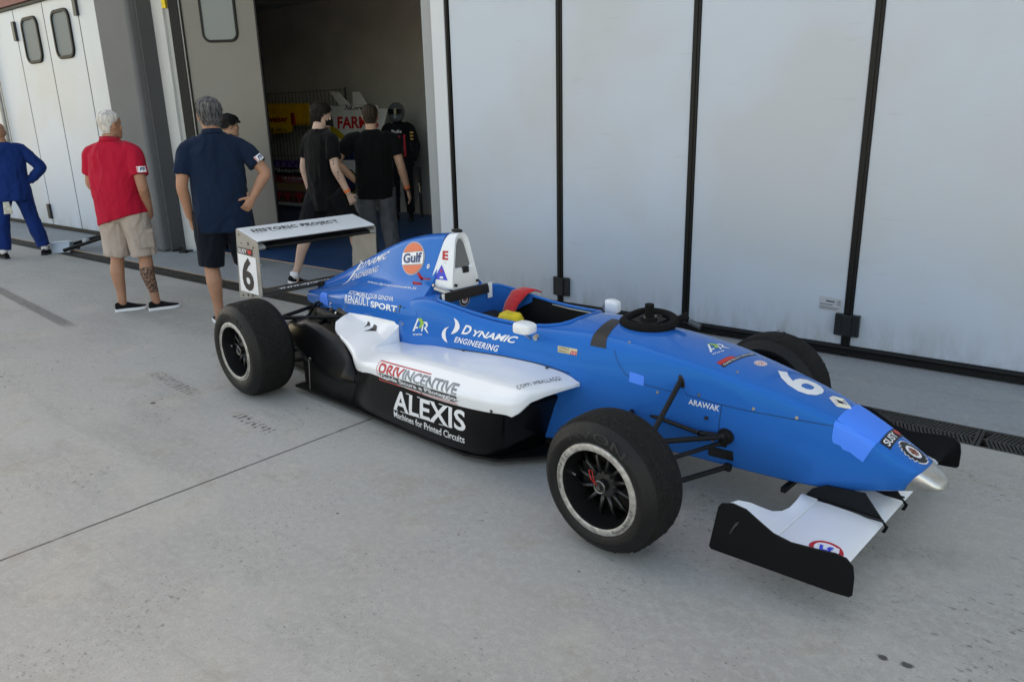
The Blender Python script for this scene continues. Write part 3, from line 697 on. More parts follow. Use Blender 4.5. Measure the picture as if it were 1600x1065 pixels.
# --- mirrors
for s, cx, cz, my, mz_, ml in ((-1, -.745, .656, .042, .027, .70), (1, -.738, .626, .030, .037, .56)):
    b = MB(); rings = []
    for t, k in ((-.02, .90), (-.018, .97), (.0, 1), (.04, 1), (.075, .93), (.098, .78), (.108, .55), (.111, .2)):
        rings.append([Vector((cx + t * ml - .02, s * .335 + s * math.copysign(abs(math.cos(a)) ** .45, math.cos(a)) * my * k, cz + math.copysign(abs(math.sin(a)) ** .45, math.sin(a)) * mz_ * k)) for a in [2 * math.pi * i / 24 for i in range(24)]])
    m_ = b.loft(rings).build('mirror', white, car, auto=50)
    pl_ = MB().prism([(s * .335 + p[0], cz + p[1]) for p in [(.038 * math.copysign(abs(math.cos(a)) ** .6, math.cos(a)), .025 * math.copysign(abs(math.sin(a)) ** .6, math.sin(a))) for a in [2 * math.pi * i / 20 for i in range(20)]]], 0, cx - .0365, cx - .0345)
    pl_.build('mirror_glass', mat('mirror_glass', (.6, .6, .6), .05, metal=1), m_)
    b = MB(); b.cyl((cx - .02, s * .335, cz - .02), (cx - .02, s * .27, cz - .07), .007); b.cyl((cx + .02, s * .268, cz - .055), (cx + .02, s * .285, cz - .057), .014); b.build('mirror_stay', steel, m_, auto=40)

# --- wheels
tyre_m = mat('tyre_rubber', (.0065, .0065, .0068), .5, spec=.3, var=.2, vscale=18, bump=.35, bscale=130)
tread_m = mat('worn_tread', (.011, .0105, .010), .8, spec=.2, var=.3, vscale=30, bump=.8, bscale=70)
rim_m = mat('black_magnesium', (.010, .010, .011), .38, coat=.25)
lip_m = mat('scuffed_lip', (.42, .41, .39), .45, metal=.5, var=.35, vscale=45)
hub_m = mat('hub_metal', (.18, .18, .18), .35, metal=1)
chalk = mat('chalk_print', (.020, .021, .023), .7)
def wheel(x, y, r, wd, s, camber):
    """s = +1: outer face towards +y"""
    t = D.objects.new('wheel', None); link(t, car); t.location = (x, y, r); t.rotation_euler = (R(camber) * s, 0, 0 if s > 0 else math.pi)
    # profile (radius, y) from outer bead to inner bead
    rr = r; hw = wd / 2; rb = .176
    pf = [(rb, hw - .004), (rb + .006, hw + .006), (rb + .02, hw + .013), (rb + (rr - rb) * .45, hw + .016), (rr - .045, hw + .008), (rr - .022, hw - .008), (rr - .007, hw - .03), (rr - .002, hw - .055), (rr, 0), (rr - .002, -hw + .055), (rr - .007, -hw + .03), (rr - .022, -hw + .008), (rr - .045, -hw - .008), (rb + (rr - rb) * .45, -hw - .016), (rb + .01, -hw - .006), (rb, -hw + .01)]
    fine = rpoly(pf, [0] + [.015] * (len(pf) - 2) + [0], 2)
    def rev(b, prof, n=72, closed=False):
        rings = [[Vector((q[0] * math.cos(2 * math.pi * k / n), q[1], q[0] * math.sin(2 * math.pi * k / n))) for k in range(n)] for q in prof]
        return b.loft(rings, closed, False)
    b = MB(); rev(b, fine); ty = b.build('tyre', [tyre_m, tread_m], t, smooth=True)
    ty.data.materials.clear(); ty.data.materials.append(tyre_m); ty.data.materials.append(tread_m)
    for p in ty.data.polygons: p.material_index = 1 if abs(p.center.y) < hw - .022 and math.hypot(p.center.x, p.center.z) > rr - .02 else 0
    # rubber pick-up on the tread
    rnd = random.Random(int(r * 1000) + s + int(x * 7)); b = MB()
    for i in range(260):
        a = rnd.uniform(0, 2 * math.pi); yy = rnd.gauss(.12 * hw, .10 * hw) if i % 3 else rnd.gauss(-.6 * hw, .1 * hw); yy += hw * .35
        if abs(yy) > hw - .03: continue
        sz = rnd.uniform(.0015, .0045); ln = rnd.uniform(1, 3)
        c = Vector((rr * math.cos(a), yy, rr * math.sin(a))); tz = Vector((-math.sin(a), 0, math.cos(a))); n_ = c.copy(); n_.y = 0; n_.normalize(); yv = Vector((0, 1, 0))
        vs = [c + tz * sz * ln * dx + yv * sz * dy - n_ * .002 for dx, dy in ((-1, -.6), (0, -1), (1, -.3), (.8, .6), (0, 1), (-.9, .5))] + [c + n_ * sz * .35]
        b.add(vs, [(i_, (i_ + 1) % 6, 6) for i_ in range(6)])
    bm_ = bmesh.new(); bm_.from_mesh(ty.data); t_m = D.meshes.new('t'); t_m.from_pydata(b.v, [], b.f); bm_.from_mesh(t_m); D.meshes.remove(t_m); bm_.to_mesh(ty.data); bm_.free()
    rim = MB(); rev(rim, [(.150, hw - .012), (.150, hw - .03), (.145, .03), (.145, -hw + .03), (.168, -hw + .01), (.177, -hw - .001), (.176, -hw + .008), (.172, -hw + .012)]); ro = rim.build('rim', rim_m, t, auto=50)
    lip = MB(); rev(lip, [(.152, hw - .004), (.153, hw + .0055), (.157, hw + .008), (.176, hw + .008), (.181, hw + .0035), (.181, hw - .006)]); lo = lip.build('rim_lip', lip_m, ro, auto=50)
    rev(b := MB(), [(.150, hw - .03), (.151, hw - .004), (.1525, hw + .004)]); b.build('rim_step', rim_m, ro, auto=40)
    # spokes
    b = MB(); ns = 12; yf = hw - .078
    for k in range(ns):
        a = 2 * math.pi * k / ns + .13
        for da, in ((0,),):
            p0 = Vector((.045 * math.cos(a), yf + .02, .045 * math.sin(a))); p1 = Vector((.105 * math.cos(a + .05), yf + .022, .105 * math.sin(a + .05))); p2 = Vector((.148 * math.cos(a + .10), yf - .004, .148 * math.sin(a + .10)))
            b.tube([p0, p1, p2], [.0105, .007, .010], 6)
    b.build('spokes', rim_m, ro, smooth=True)
    b = MB(); rev(b, [(.0, yf + .055), (.018, yf + .055), (.022, yf + .05), (.024, yf + .03), (.050, yf + .025), (.058, yf + .012), (.060, yf - .02), (.0, yf - .02)], 24); ho = b.build('hub', rim_m, ro, auto=40)
    b = MB(); rev(b, [(.020, yf + .056), (.024, yf + .058), (.027, yf + .056), (.026, yf + .04)], 24); b.cyl((0, yf + .05, 0), (0, yf + .063, 0), .010, n=6); b.build('wheel_nut', hub_m, ho, auto=40)
    b = MB(); rev(b, [(0, -.02), (.09, -.02), (.125, -.025), (.127, -.035), (0, -.035)], 40); b.cyl((0, -.02, 0), (0, yf, 0), .05); b.build('brake_disc', mat('brake_iron', (.06, .055, .05), .4, metal=.9), ro, auto=40)
    b = MB(); b.box(.03, .12, -.05, .02, -.05, .05); b.build('brake_caliper', matt_black, ro)
    b = MB(); rev(b, [(.146, -hw + .04), (0, -hw + .05)], 40); b.build('wheel_back', matt_black, ro, smooth=True)
    # valve
    b = MB(); b.cyl((.146, hw - .05, .0), (.132, hw - .045, 0), .004); b.build('valve', lip_m, ro)
    def arc_text(txt, rad, h, a0, a1, m_, yy, par, bold=0.02, inv=False, wave=None):
        g = glyphs(txt, bold=bold)
        bmesh.ops.triangulate(g, faces=[f for f in g.faces if len(f.verts) > 4])
        L = [e for e in g.edges if abs(e.verts[0].co.x - e.verts[1].co.x) > .03]; bmesh.ops.subdivide_edges(g, edges=L, cuts=2)
        for v in g.verts:
            a = R(lerp(a0, a1, v.co.x)); q = rad + (v.co.y - .5) * h * (-1 if inv else 1)
            yv = yy if not callable(yy) else yy(q)
            v.co = Vector((-q * math.cos(a), yv, q * math.sin(a)))
        me = D.meshes.new('lettering'); g.to_mesh(me); g.free(); me.materials.append(m_); return link(D.objects.new('lettering', me), par)
    t['_h'] = 0; del t['_h']
    return t, ro, ty, lo, arc_text, hw
FR, FT, FW_ = .268, .672, .20
RR_, RT_, RW_ = .286, .690, .245
wf = wheel(0, -FT, FR, FW_, -1, 1.5); wheel(0, FT, FR, FW_, 1, 1.5)
wr = wheel(-2.645, -RT_, RR_, RW_, -1, 1.0); wheel(-2.645, RT_, RR_, RW_, 1, 1.0)
# note: on the near wheels local -x is forward seen from outside
for W_ in (wf, wr):
    t, ro, ty, lo, at_, hw = W_
    def tyy(q, hw=hw): return hw + .0185 - abs(q - .223) * .12
    at_('Formula RENAULT', .1665, .0135, -60, -8, k_dec, hw + .009, lo, .0, True)
    at_('2.0 Formula', .1665, .0135, 140, 196, k_dec, hw + .009, lo, .0, True)
    at_('AVON', .222, .036, 122, 52, chalk, tyy, ty, .01)
t, ro, ty, lo, at_, hw = wf
b = MB(); yf = hw - .03
b.tube([(.0, yf, .0), (.020, yf + .01, .010), (.022, yf + .012, .03), (.030, yf + .012, .062), (.044, yf + .012, .060), (.036, yf + .012, .026), (.018, yf + .008, .006)], .0018, 6); b.build('safety_clip', mat('red_wire', (.6, .02, .02), .4), ro, smooth=True)

# --- front suspension
for s in (-1, 1):
    y = lambda v: s * v
    b = MB()
    b.cyl((-.004, y(.165), .560), (.0, y(.60), .20), .011); b.build('pushrod', matt_black, car, auto=40)
    for nm, pts in (('upper_wishbone', [(-.245, .18, .345), (-.03, .60, .375), (.195, .185, .335)]), ('lower_wishbone', [(-.25, .15, .19), (-.02, .60, .15), (.20, .14, .19)]), ('track_rod', [(.19, .17, .305), (.07, .60, .31)])):
        b = MB()
        for i in range(len(pts) - 1): b.cyl((pts[i][0], y(pts[i][1]), pts[i][2]), (pts[i + 1][0], y(pts[i + 1][1]), pts[i + 1][2]), .011 if nm != 'track_rod' else .009)
        for p in (pts[0], pts[-1]):
            if nm != 'track_rod' or p is pts[0]: b.cyl((p[0] - .012, y(p[1] + .012), p[2]), (p[0] + .012, y(p[1] + .012), p[2]), .017)
        b.build(nm, matt_black, car, auto=40)
    b = MB(); b.cyl((-.245, y(.19), .347), (.12, y(.255), .352), .009); b.cyl((.12, y(.255), .352), (.195, y(.19), .337), .011); b.build('tie_bar', matt_black, car, auto=40)
    b = MB(); b.box(-.05, .05, y(.60), y(.63), .13, .40); b.build('upright', matt_black, car)
    b = MB(); b.cyl((.20, y(.183), .337), (.20, y(.20), .337), .020); b.build('joint_cap', hub_m, car, auto=40)
    b = MB(); b.cyl((.20, y(.170), .338), (.20, y(.193), .338), .034, n=20); b.build('pickup_pocket', k_dec, car, auto=40)
# --- front wing
ep = [(.371, .105), (.385, .19), (.398, .268), (.41, .286), (.45, .300), (.50, .295), (.55, .268), (.60, .243), (.66, .234), (.74, .243), (.80, .252), (.835, .248), (.857, .228), (.864, .19), (.864, .128), (.855, .118), (.80, .112), (.38, .095)]
for s in (-1, 1):
    b = MB(); b.tube([(.448, s * .602, .185), (.462, s * .6025, .215), (.478, s * .602, .240)], [.002, .0045, .002]); b.cyl((.470, s * .598, .228), (.470, s * .604, .228), .005); b.build('adjuster_slot', hub_m, car, auto=40)
    o = MB().prism(ep, 1, s * .594, s * .600).build('front_endplate', gloss_black, car); bevel(o, .002, 2)
b = MB(); rows = []
def wingsec(y):
    pts = [(.558, .150), (.60, .152), (.68, .150), (.74, .142), (.775, .132), (.787, .120), (.780, .112), (.74, .108), (.66, .112), (.59, .125), (.556, .142)]
    return [Vector((x, y, z)) for x, z in pts]
b.loft([wingsec(y) for y in (-.593, -.3, -.11, .11, .3, .593)]); b.build('front_wing', white, car, auto=50)
for s in (-1, 1):
    rings = []
    for (y, xb, zb_) in ((.115, .497, .160), (.16, .508, .176), (.21, .513, .174), (.26, .510, .164), (.30, .499, .163), (.34, .480, .172), (.38, .455, .196), (.42, .431, .222), (.47, .408, .244), (.53, .396, .250), (.593, .394, .250)):
        tp = []
        for t in (0, .25, .5, .75, 1): tp.append((lerp(.556, xb, t), lerp(.156, zb_, t ** 1.5)))
        q = tp + [(x + .001, z - .006) for x, z in tp[::-1]]
        rings.append([Vector((x, s * y, z)) for x, z in q])
    MB().loft(rings).build('front_flap', white, car, auto=50)
    b = MB(); b.prism([(.53, .19), (.50, .145), (.79, .143), (.800, .128), (.79, .105), (.803, .105), (.812, .13), (.79, .15), (.72, .235), (.58, .22)], 1, s * .105, s * .112); b.build('wing_pillar', b_dec if False else gloss_black, car)
    b = MB(); b.box(.55, .795, s * .1125, s * .118, .1505, .156); b.build('wing_strap', k_dec, car)
b = MB(); b.box(.42, .44, -.14, .14, .15, .17); b.build('skid_bracket', matt_black, car)
# --- rear wing
re = [(-3.165, .930), (-2.93, .874), (-2.905, .862), (-2.897, .84), (-2.915, .520), (-2.93, .50), (-3.23, .462)]
for s in (-1, 1):
    o = MB().prism(re, 1, s * .449, s * .457).build('rear_endplate', grey_metal, car); bevel(o, .004, 3)
b = MB()
b.loft([[Vector(p) for p in ((-3.16, y, .932), (-3.165, y, .926), (-3.05, y, .895), (-2.93, y, .868), (-2.905, y, .866), (-2.90, y, .872), (-2.915, y, .878), (-3.05, y, .908))] for y in (-.449, 0, .449)])
b.build('rear_flap', white, car, auto=40)
b = MB(); b.loft([[Vector(p) for p in ((-3.06, y, .862), (-3.0, y, .860), (-2.93, y, .848), (-2.90, y, .835), (-2.895, y, .822), (-2.905, y, .815), (-2.95, y, .820), (-3.02, y, .84))] for y in (-.405, 0, .405)]); b.build('rear_wing_element', gloss_black, car, auto=40)
for s in (-1, 1):
    b = MB(); b.loft([[Vector(p) for p in ((-3.06, y, .862), (-3.0, y, .862), (-2.93, y, .850), (-2.90, y, .836), (-2.893, y, .822), (-2.905, y, .813), (-2.95, y, .818), (-3.02, y, .84))] for y in (s * .4052, s * .4488)]); b.build('wing_foot', grey_metal, car, auto=40)
b = MB(); b.loft([[Vector(p) for p in ((-3.20, y, .500), (-3.10, y, .522), (-3.0, y, .540), (-2.95, y, .538), (-2.925, y, .522), (-2.94, y, .508), (-3.0, y, .504), (-3.1, y, .495))] for y in (-.448, 0, .448)]); lw = b.build('lower_rear_wing', mat('worn_carbon', (.035, .033, .032), .4, coat=.3, var=.2), car, auto=40)
for (x, z, r) in ((-3.13, .895, .006), (-3.02, .845, .010), (-2.96, .825, .007), (-3.11, .842, .005), (-3.17, .49, .008), (-3.10, .50, .01), (-3.04, .505, .01), (-3.0, .51, .006)):
    b = MB(); b.cyl((x, -.4575, z), (x, -.459, z), r); b.build('bolt', k_dec, car)

# --- steering wheel lying on the body (not part of the car)
sw = thing('steering_wheel', 'removed black racing steering wheel lying hub up on the blue bodywork', 'steering wheel')
def cw(p):
    c, s = math.cos(-CA), math.sin(-CA); return Vector((p[0] * c - p[1] * s, p[0] * s + p[1] * c, p[2]))
sw.location = cw((-.325, .045, .682)); sw.rotation_euler = (R(4), R(3), -CA)
suede = mat('black_suede', (.006, .006, .006), .9, spec=.2)
b = MB(); pts = []
for i in range(40):
    a = 2 * math.pi * i / 40; rr = .120; x = rr * math.cos(a); y = rr * math.sin(a)
    if x < -.09: x = -.09 - (abs(x) - .09) * .25
    pts.append((x * .96, y * .96, 0))
b.tube(pts, .020, 12, closed=True); b.build('rim', suede, sw, smooth=True)
b = MB(); b.box(-.06, .06, -.06, .06, -.006, .004); b.box(-.02, .02, -.12, .12, -.004, .002); b.cyl((.0, .0, .004), (0, 0, .018), .038, n=24); o = b.build('centre_plate', matt_black, sw, auto=40)
b = MB(); b.cyl((0, 0, .018), (0, 0, .05), .019, n=20); b.cyl((0, 0, .05), (0, 0, .075), .021, n=20); b.build('quick_release', suede, sw, auto=40)
for k in range(3):
    a = 2 * math.pi * k / 3 + .4; b = MB(); b.cyl((.03 * math.cos(a), .03 * math.sin(a), .004), (.03 * math.cos(a), .03 * math.sin(a), .024), .005); b.build('bolt', steel, sw, auto=40)
b = MB(); b.cyl((.10, .085, .0), (.135, .11, .02), .017); b.build('thumb_grip', suede, sw, auto=40)
# --- red belt and yellow can in the cockpit
belt = []
path = [(-1.22, .278, .655), (-1.24, .245, .672), (-1.27, .20, .655), (-1.285, .15, .60), (-1.275, .10, .54), (-1.25, .06, .48), (-1.24, .04, .42)]
b = MB(); rows = []
for i, p in enumerate(path):
    wd = (.05, .055, .06, .05, .042, .035, .03)[i]
    rows.append([cw((p[0] + wd * k, p[1] - .012 * (1 - k * k), p[2] + .006 * (1 - k * k))) for k in (-1, -.5, 0, .5, 1)])
rows2 = []
for i in range(len(rows) - 1):
    for t in (0, .33, .66): rows2.append([a.lerp(c_, t) for a, c_ in zip(rows[i], rows[i + 1])])
rows2.append(rows[-1])
o = b.grid(rows2).build('seat_belt', red_cloth, smooth=True); md = o.modifiers.new('s', 'SOLIDIFY'); md.thickness = .007; apply(o)
tag(o, 'red padded belt hanging over the far rim of the open cockpit', 'seat belt')
b = MB(); rings = []
for z, r in ((.42, .05), (.50, .064), (.575, .066), (.605, .052), (.612, .02)):
    rings.append([cw((-1.115 + r * (1.25 if True else 1) * math.cos(a), -.04 + r * math.sin(a), z + .006 * math.sin(3 * a))) for a in [2 * math.pi * i / 8 + .2 for i in range(8)]])
o = b.loft(rings).build('yellow_bag', yellow, auto=25); bevel(o, .008, 2)
tag(o, 'crumpled yellow bag lying in the driver seat beside the red belt', 'bag')
# ================================================================== lettering and stickers on the car
Tt, Tc, Tp, Tl, Th = bvh(tub)[0], bvh(cover)[0], bvh(podR)[0], bvh(lowR)[0], bvh(hoop)[0]
SD = (0, 1, 0); UP = (0, 0, -1)
SQ = [[(0, 0), (1, 0), (1, 1), (0, 1)]]
def side(name, bm, c, m, T=None, off=.0015, cell=.02, d=SD): return lay(name, bm, c, m, car, T or [Tt, Tc], d, off, cell)
# monocoque side
side('lettering', glyphs('D', .03, .25), [(-1.234, -.279, .527), (-1.172, -.276, .530), (-1.160, -.266, .578), (-1.221, -.270, .576)], w_dec)
side('lettering', glyphs('YNAMIC', .03, .25), [(-1.158, -.276, .529), (-.873, -.259, .538), (-.859, -.247, .572), (-1.148, -.269, .562)], w_dec)
side('lettering', glyphs('ENGINEERING', .025, .15, 1.12), [(-1.285, -.285, .476), (-.981, -.275, .479), (-.971, -.270, .512), (-1.273, -.283, .507)], w_dec)
def px(pts, x0, x1, y0, y1): return [((x - x0) / (x1 - x0), (y1 - y) / (y1 - y0)) for x, y in pts]
swA = [(710, 496.5), (714, 499), (717, 502), (719.3, 507), (719.5, 512), (716.5, 517), (711, 520.5), (706, 521.5), (709.5, 516), (712, 511), (713, 506), (712.3, 501)]
swB = [(703.5, 510), (699.5, 514), (697.8, 519), (697.6, 524), (698.5, 530), (699.8, 535), (695.5, 532), (692, 528), (691.2, 522.5), (693, 517), (697, 512.5)]
side('logo', shape2d([px(swA, 691, 720, 496, 536), px(swB, 691, 720, 496, 536)]), [(-1.376, -.288, .453), (-1.237, -.284, .476), (-1.25, -.260, .607), (-1.385, -.27, .590)], w_dec)
def ar_logo(c, d, T):
    A = [(0, .22), (.12, .22), (.30, .60), (.30, .38), (.42, .38), (.42, .95), (.30, .95)]
    lay('logo', shape2d([[(0, .25), (.12, .25), (.42, .98), (.32, .98)], [(.12, .40), (.34, .40), (.38, .5), (.17, .5)], [(.55, .25), (.63, .25), (.74, .80), (.66, .80)], [(.66, .80), (.9, .80), (.97, .62), (.9, .46), (.80, .46), (.86, .60), (.80, .70), (.68, .70)], [(.70, .46), (.82, .50), (1.0, .12), (.9, .18)]]), c, w_dec, car, T, d, .0015, .02)
    lay('logo', shape2d([[(.36, .98), (.58, .98), (.74, .72), (.50, .40), (.40, .48), (.52, .70)]]), c, g_dec, car, T, d, .002, .02)
    lay('lettering', splice((glyphs('www.arclub.it' if False else 'www'), 0, 0, .62, .12)), c, w_dec, car, T, d, .0015, .02)
ar_logo([(-1.616, -.288, .451), (-1.482, -.288, .476), (-1.483, -.28, .567), (-1.615, -.282, .552)], SD, [Tt, Tc])
side('sticker', shape2d(SQ), [(-.618, -.246, .543), (-.514, -.239, .545), (-.516, -.232, .572), (-.625, -.239, .570)], cream_dec)
side('sticker', shape2d([[(.62, .02), (.98, .02), (.98, .62), (.70, .62)]]), [(-.618, -.246, .543), (-.514, -.239, .545), (-.516, -.232, .572), (-.625, -.239, .570)], r_dec, off=.0022)
side('lettering', splice((glyphs('RENAULT'), .05, .12, .6, .42), (glyphs('FORMULA'), .05, .6, .6, .88)), [(-.618, -.246, .543), (-.514, -.239, .545), (-.516, -.232, .572), (-.625, -.239, .570)], g_dec if False else k_dec, off=.003)
side('lettering', glyphs('2.0'), [(-.548, -.24, .549), (-.522, -.239, .549), (-.522, -.234, .558), (-.548, -.236, .558)], w_dec, off=.003)
side('lettering', glyphs('ARAWAK', .015), [(.039, -.206, .440), (.168, -.19, .436), (.171, -.188, .461), (.039, -.205, .463)], w_dec)
side('masking_tape', shape2d([[(0, .02), (.5, 0), (1, .04), (.99, .5), (1, .98), (.4, 1), (.02, .96)]]), [(-.237, -.229, .481), (-.166, -.223, .475), (-.168, -.218, .519), (-.240, -.223, .526)], tape_blue)
# body splits, drawn as narrow grooves
groove = mat('panel_gap', (.002, .012, .04), .6)
def line(name, pts, wd, m, T, d, par=car, off=.0012):
    b = MB(); rows = [[], []]; P_ = [Vector(p) for p in pts]; fine = []
    for a, c in zip(P_, P_[1:]):
        n = max(1, int((c - a).length / .02)); fine += [a.lerp(c, i / n) for i in range(n)]
    fine.append(P_[-1]); dv = Vector(d)
    for i, p in enumerate(fine):
        t = (fine[min(i + 1, len(fine) - 1)] - fine[max(i - 1, 0)]).normalized(); u = t.cross(dv).normalized() * wd / 2
        for k, s in ((0, -1), (1, 1)):
            q = p + u * s; best = None
            for t_ in T:
                h = t_.ray_cast(q - dv * .3, dv, .6)
                if h[0] is not None and (best is None or (h[0] - q).length < (best[0] - q).length): best = h
            if best: q = best[0] - dv * off
            rows[k].append(q)
    return b.grid(rows).build(name, m, par)
line('panel_gap', [(-.330, -.22, .60), (-.305, -.22, .56), (-.258, -.22, .51), (-.20, -.22, .492), (-.166, -.22, .475 + .008), (-.03, -.2, .478)], .0022, groove, [Tt], SD)
line('panel_gap', [(.02, -.205, .487), (.030, -.205, .478), (.177, -.187, .466), (.30, -.17, .463), (.45, -.14, .464), (.60, -.115, .466)], .0025, groove, [Tt], SD)
line('panel_gap', [(.177, -.187, .465), (.170, -.17, .36), (.163, -.15, .21)], .0025, groove, [Tt], SD)
line('panel_gap', [(-1.737, -.27, .60), (-1.7375, -.28, .50), (-1.738, -.28, .39)], .005, groove, [Tt, Tc], SD)
line('panel_gap', [(-1.74, -.28, .388), (-1.6, -.28, .400), (-1.44, -.28, .422), (-1.21, -.28, .447), (-.95, -.28, .466), (-.7, -.28, .472), (-.54, -.28, .459)], .005, groove, [Tt], SD)
side('pushrod_slot', shape2d([disc(.5, .5, .5, .5, 20)]), [(.0, -.2, .500), (.024, -.2, .503), (.004, -.2, .558), (-.022, -.2, .552)], k_dec)
side('pickup_hole', shape2d(SQ), [(.111, -.151, .216), (.219, -.145, .220), (.224, -.165, .270), (.118, -.172, .268)], k_dec)
for x, z in ((-1.722, .60), (-1.208, .444), (-.662, .463)):
    pass
# pod
side('lettering', glyphs('COPPI IMBALLAGGI', .0, 0, 1.22), [(-.606, -.528, .421), (-.533, -.322, .430), (-.565, -.306, .446), (-.638, -.512, .440)], k_dec, [Tp], d=(0, 0, -1))
DC = [(-1.520, -.6, .302), (-.875, -.6, .316), (-.905, -.56, .412), (-1.548, -.56, .392)]
side('sticker', splice((shape2d([[(0, 0), (1, 0), (1, .04), (0, .04)]]), 0, 0, .93, 1), (shape2d([[(0, .96), (1, .96), (1, 1), (0, 1)]]), 0, 0, .62, 1), (shape2d(SQ), 0, .02, .006, .98)), DC, r_dec, [Tp])
side('lettering', splice((glyphs('DRIV', .03), .03, .50, .33, .92)), DC, r_dec, [Tp])
side('lettering', splice((glyphs('INCENTIVE', .03), .335, .50, .95, .92)), DC, grey_dec, [Tp])
side('sticker', shape2d([[(.03, .10), (.93, .10), (.90, .16), (.96, .22), (.90, .28), (.95, .34), (.94, .46), (.03, .46)]]), DC, bar_dec, [Tp], off=.0015)
side('lettering', splice((glyphs('Guida Sicura e Pilotaggio', .022), .045, .13, .93, .43)), DC, w_dec, [Tp], off=.003)
def alexis():
    g = glyphs('ALEXIS', .012); return g
side('lettering', glyphs('ALEXIS', .022, 0, 1.02), [(-1.424, -.594, .163), (-.888, -.591, .186), (-.880, -.595, .292), (-1.401, -.600, .280)], w_dec, [Tl])
sr = []
# small slab serifs on the big letters
for (u0, u1, v) in ((0, .07, .0), (.105, .175, .0), (.19, .25, .97), (.19, .33, .0), (.355, .40, .0), (.355, .40, .97), (.53, .60, .0), (.53, .60, .97), (.66, .72, .0), (.66, .72, .97), (.755, .825, .0), (.755, .825, .97)):
    sr.append([(u0, v), (u1, v), (u1, v + .035), (u0, v + .035)])
side('lettering', shape2d(sr), [(-1.424, -.594, .163), (-.888, -.591, .186), (-.880, -.595, .292), (-1.401, -.600, .280)], w_dec, [Tl], off=.0017)
side('lettering', glyphs('Machines for Printed Circuits', .014), [(-1.435, -.584, .116), (-.915, -.577, .116), (-.902, -.585, .160), (-1.424, -.593, .157)], w_dec, [Tl])
side('cooling_slot', shape2d([px([(568.7, 500), (573, 501.5), (575.5, 506), (571, 508.5), (567.5, 513), (569.5, 506)], 567, 591, 500, 519), px([(581, 502), (587, 504), (590.5, 511), (583, 513.5), (571, 518.7), (578, 513), (580.5, 508)], 567, 591, 500, 519)]), [(-1.990, -.37, .443), (-1.885, -.37, .430), (-1.90, -.29, .470), (-2.045, -.29, .475)], k_dec, [Tp], d=(0, .6, -.8))
scr = mat('screw_head', (.10, .10, .10), .4, metal=.8)
for (x, y, z, n_) in ((-1.208, -.292, .4445, (0, -.2, 1)), (-.662, -.276, .465, (0, -.1, 1)), (-.710, -.5955, .336, (0, -1, .1)), (-1.178, -.6035, .312, (0, -1, .1)), (-1.718, -.285, .597, (0, -1, .2)), (.12, -.2035, .40, (0, -1, 0))):
    c = Vector((x, y, z)); n_ = Vector(n_).normalized(); MB().cyl(c - n_ * .004, c + n_ * .003, .0075, n=14).build('screw', scr, car, auto=40)
# engine cover
side('lettering', glyphs('AUTOMOBILE CLUB GENOVA', .012), [(-2.300, -.218, .573), (-1.818, -.251, .606), (-1.832, -.238, .626), (-2.326, -.193, .590)], w_dec)
rg = [(-2.311, -.240, .522), (-2.027, -.263, .549), (-2.043, -.245, .590), (-2.330, -.221, .565)]
side('lettering', glyphs('RENAULT', .01), rg, w_dec)
side('lettering', shape2d([[(u, v), (u + .07, v), (u + .07, v + .06), (u, v + .06)] for u, v in ((0, 0), (.33, 0), (.42, 0), (.52, 0), (.90, 0), (.93, .94), (.33, .94), (.62, .94))]), rg, w_dec, off=.0017)
side('lettering', glyphs('SPORT', .03), [(-2.013, -.265, .546), (-1.757, -.277, .558), (-1.761, -.267, .590), (-2.025, -.253, .579)], w_dec)
side('lettering', glyphs('DYNAMIC', .01, .5), [(-2.450, -.046, .672), (-2.088, -.063, .796), (-2.080, -.051, .836), (-2.440, -.03, .715)], w_dec, [Tc])
side('lettering', glyphs('ENGINEERING', .005, .3), [(-2.450, -.085, .617), (-2.167, -.087, .708), (-2.172, -.071, .741), (-2.466, -.054, .648)], w_dec, [Tc])
side('logo', shape2d([[(.50, .55), (.62, .70), (.82, .98), (.95, 1.0), (.86, .78), (.68, .58)], [(.02, 0), (.16, .06), (.42, .40), (.55, .62), (.38, .55), (.16, .30)]]), [(-2.52, -.1, .582), (-2.36, -.1, .625), (-2.40, -.03, .745), (-2.54, -.03, .70)], w_dec, [Tc])
gc = [(-1.901, -.12, .722), (-1.690, -.127, .752), (-1.740, -.056, .930), (-1.960, -.02, .893)]
side('sticker', shape2d([disc(.5, .5, .5, .5, 40)]), gc, cream_dec if False else mat('silver_edge', (.42, .40, .42), .4), [Tc], .0015, .012)
side('sticker', shape2d([disc(.5, .5, .46, .465, 28, 26, 154)]), gc, or_dec, [Tc], .004, .012)
side('sticker', shape2d([disc(.5, .5, .46, .465, 28, 206, 334)]), gc, or_dec, [Tc], .004, .012)
side('sticker', shape2d([[(.045, .32)] + [(.055, .32), (.945, .32), (.965, .5), (.945, .68), (.055, .68), (.035, .5)]]), gc, w_dec, [Tc], .005, .012)
side('lettering', splice((glyphs('Gulf', .04), .10, .36, .90, .66)), gc, b_dec, [Tc], .0065, .012)
side('lettering', glyphs('www.dynamicteam.it', .004, .2), [(-2.20, -.143, .641), (-1.675, -.190, .677), (-1.690, -.175, .692), (-2.225, -.12, .652)], w_dec, [Tc])
side('masking_tape', shape2d([[(0, .1), (.5, 0), (.95, .05), (1, .5), (.9, 1), (.3, .95), (.05, .8)]]), [(-2.72, -.17, .45), (-2.55, -.2, .455), (-2.58, -.17, .53), (-2.72, -.13, .525)], tape_blue, [Tc], off=.003)
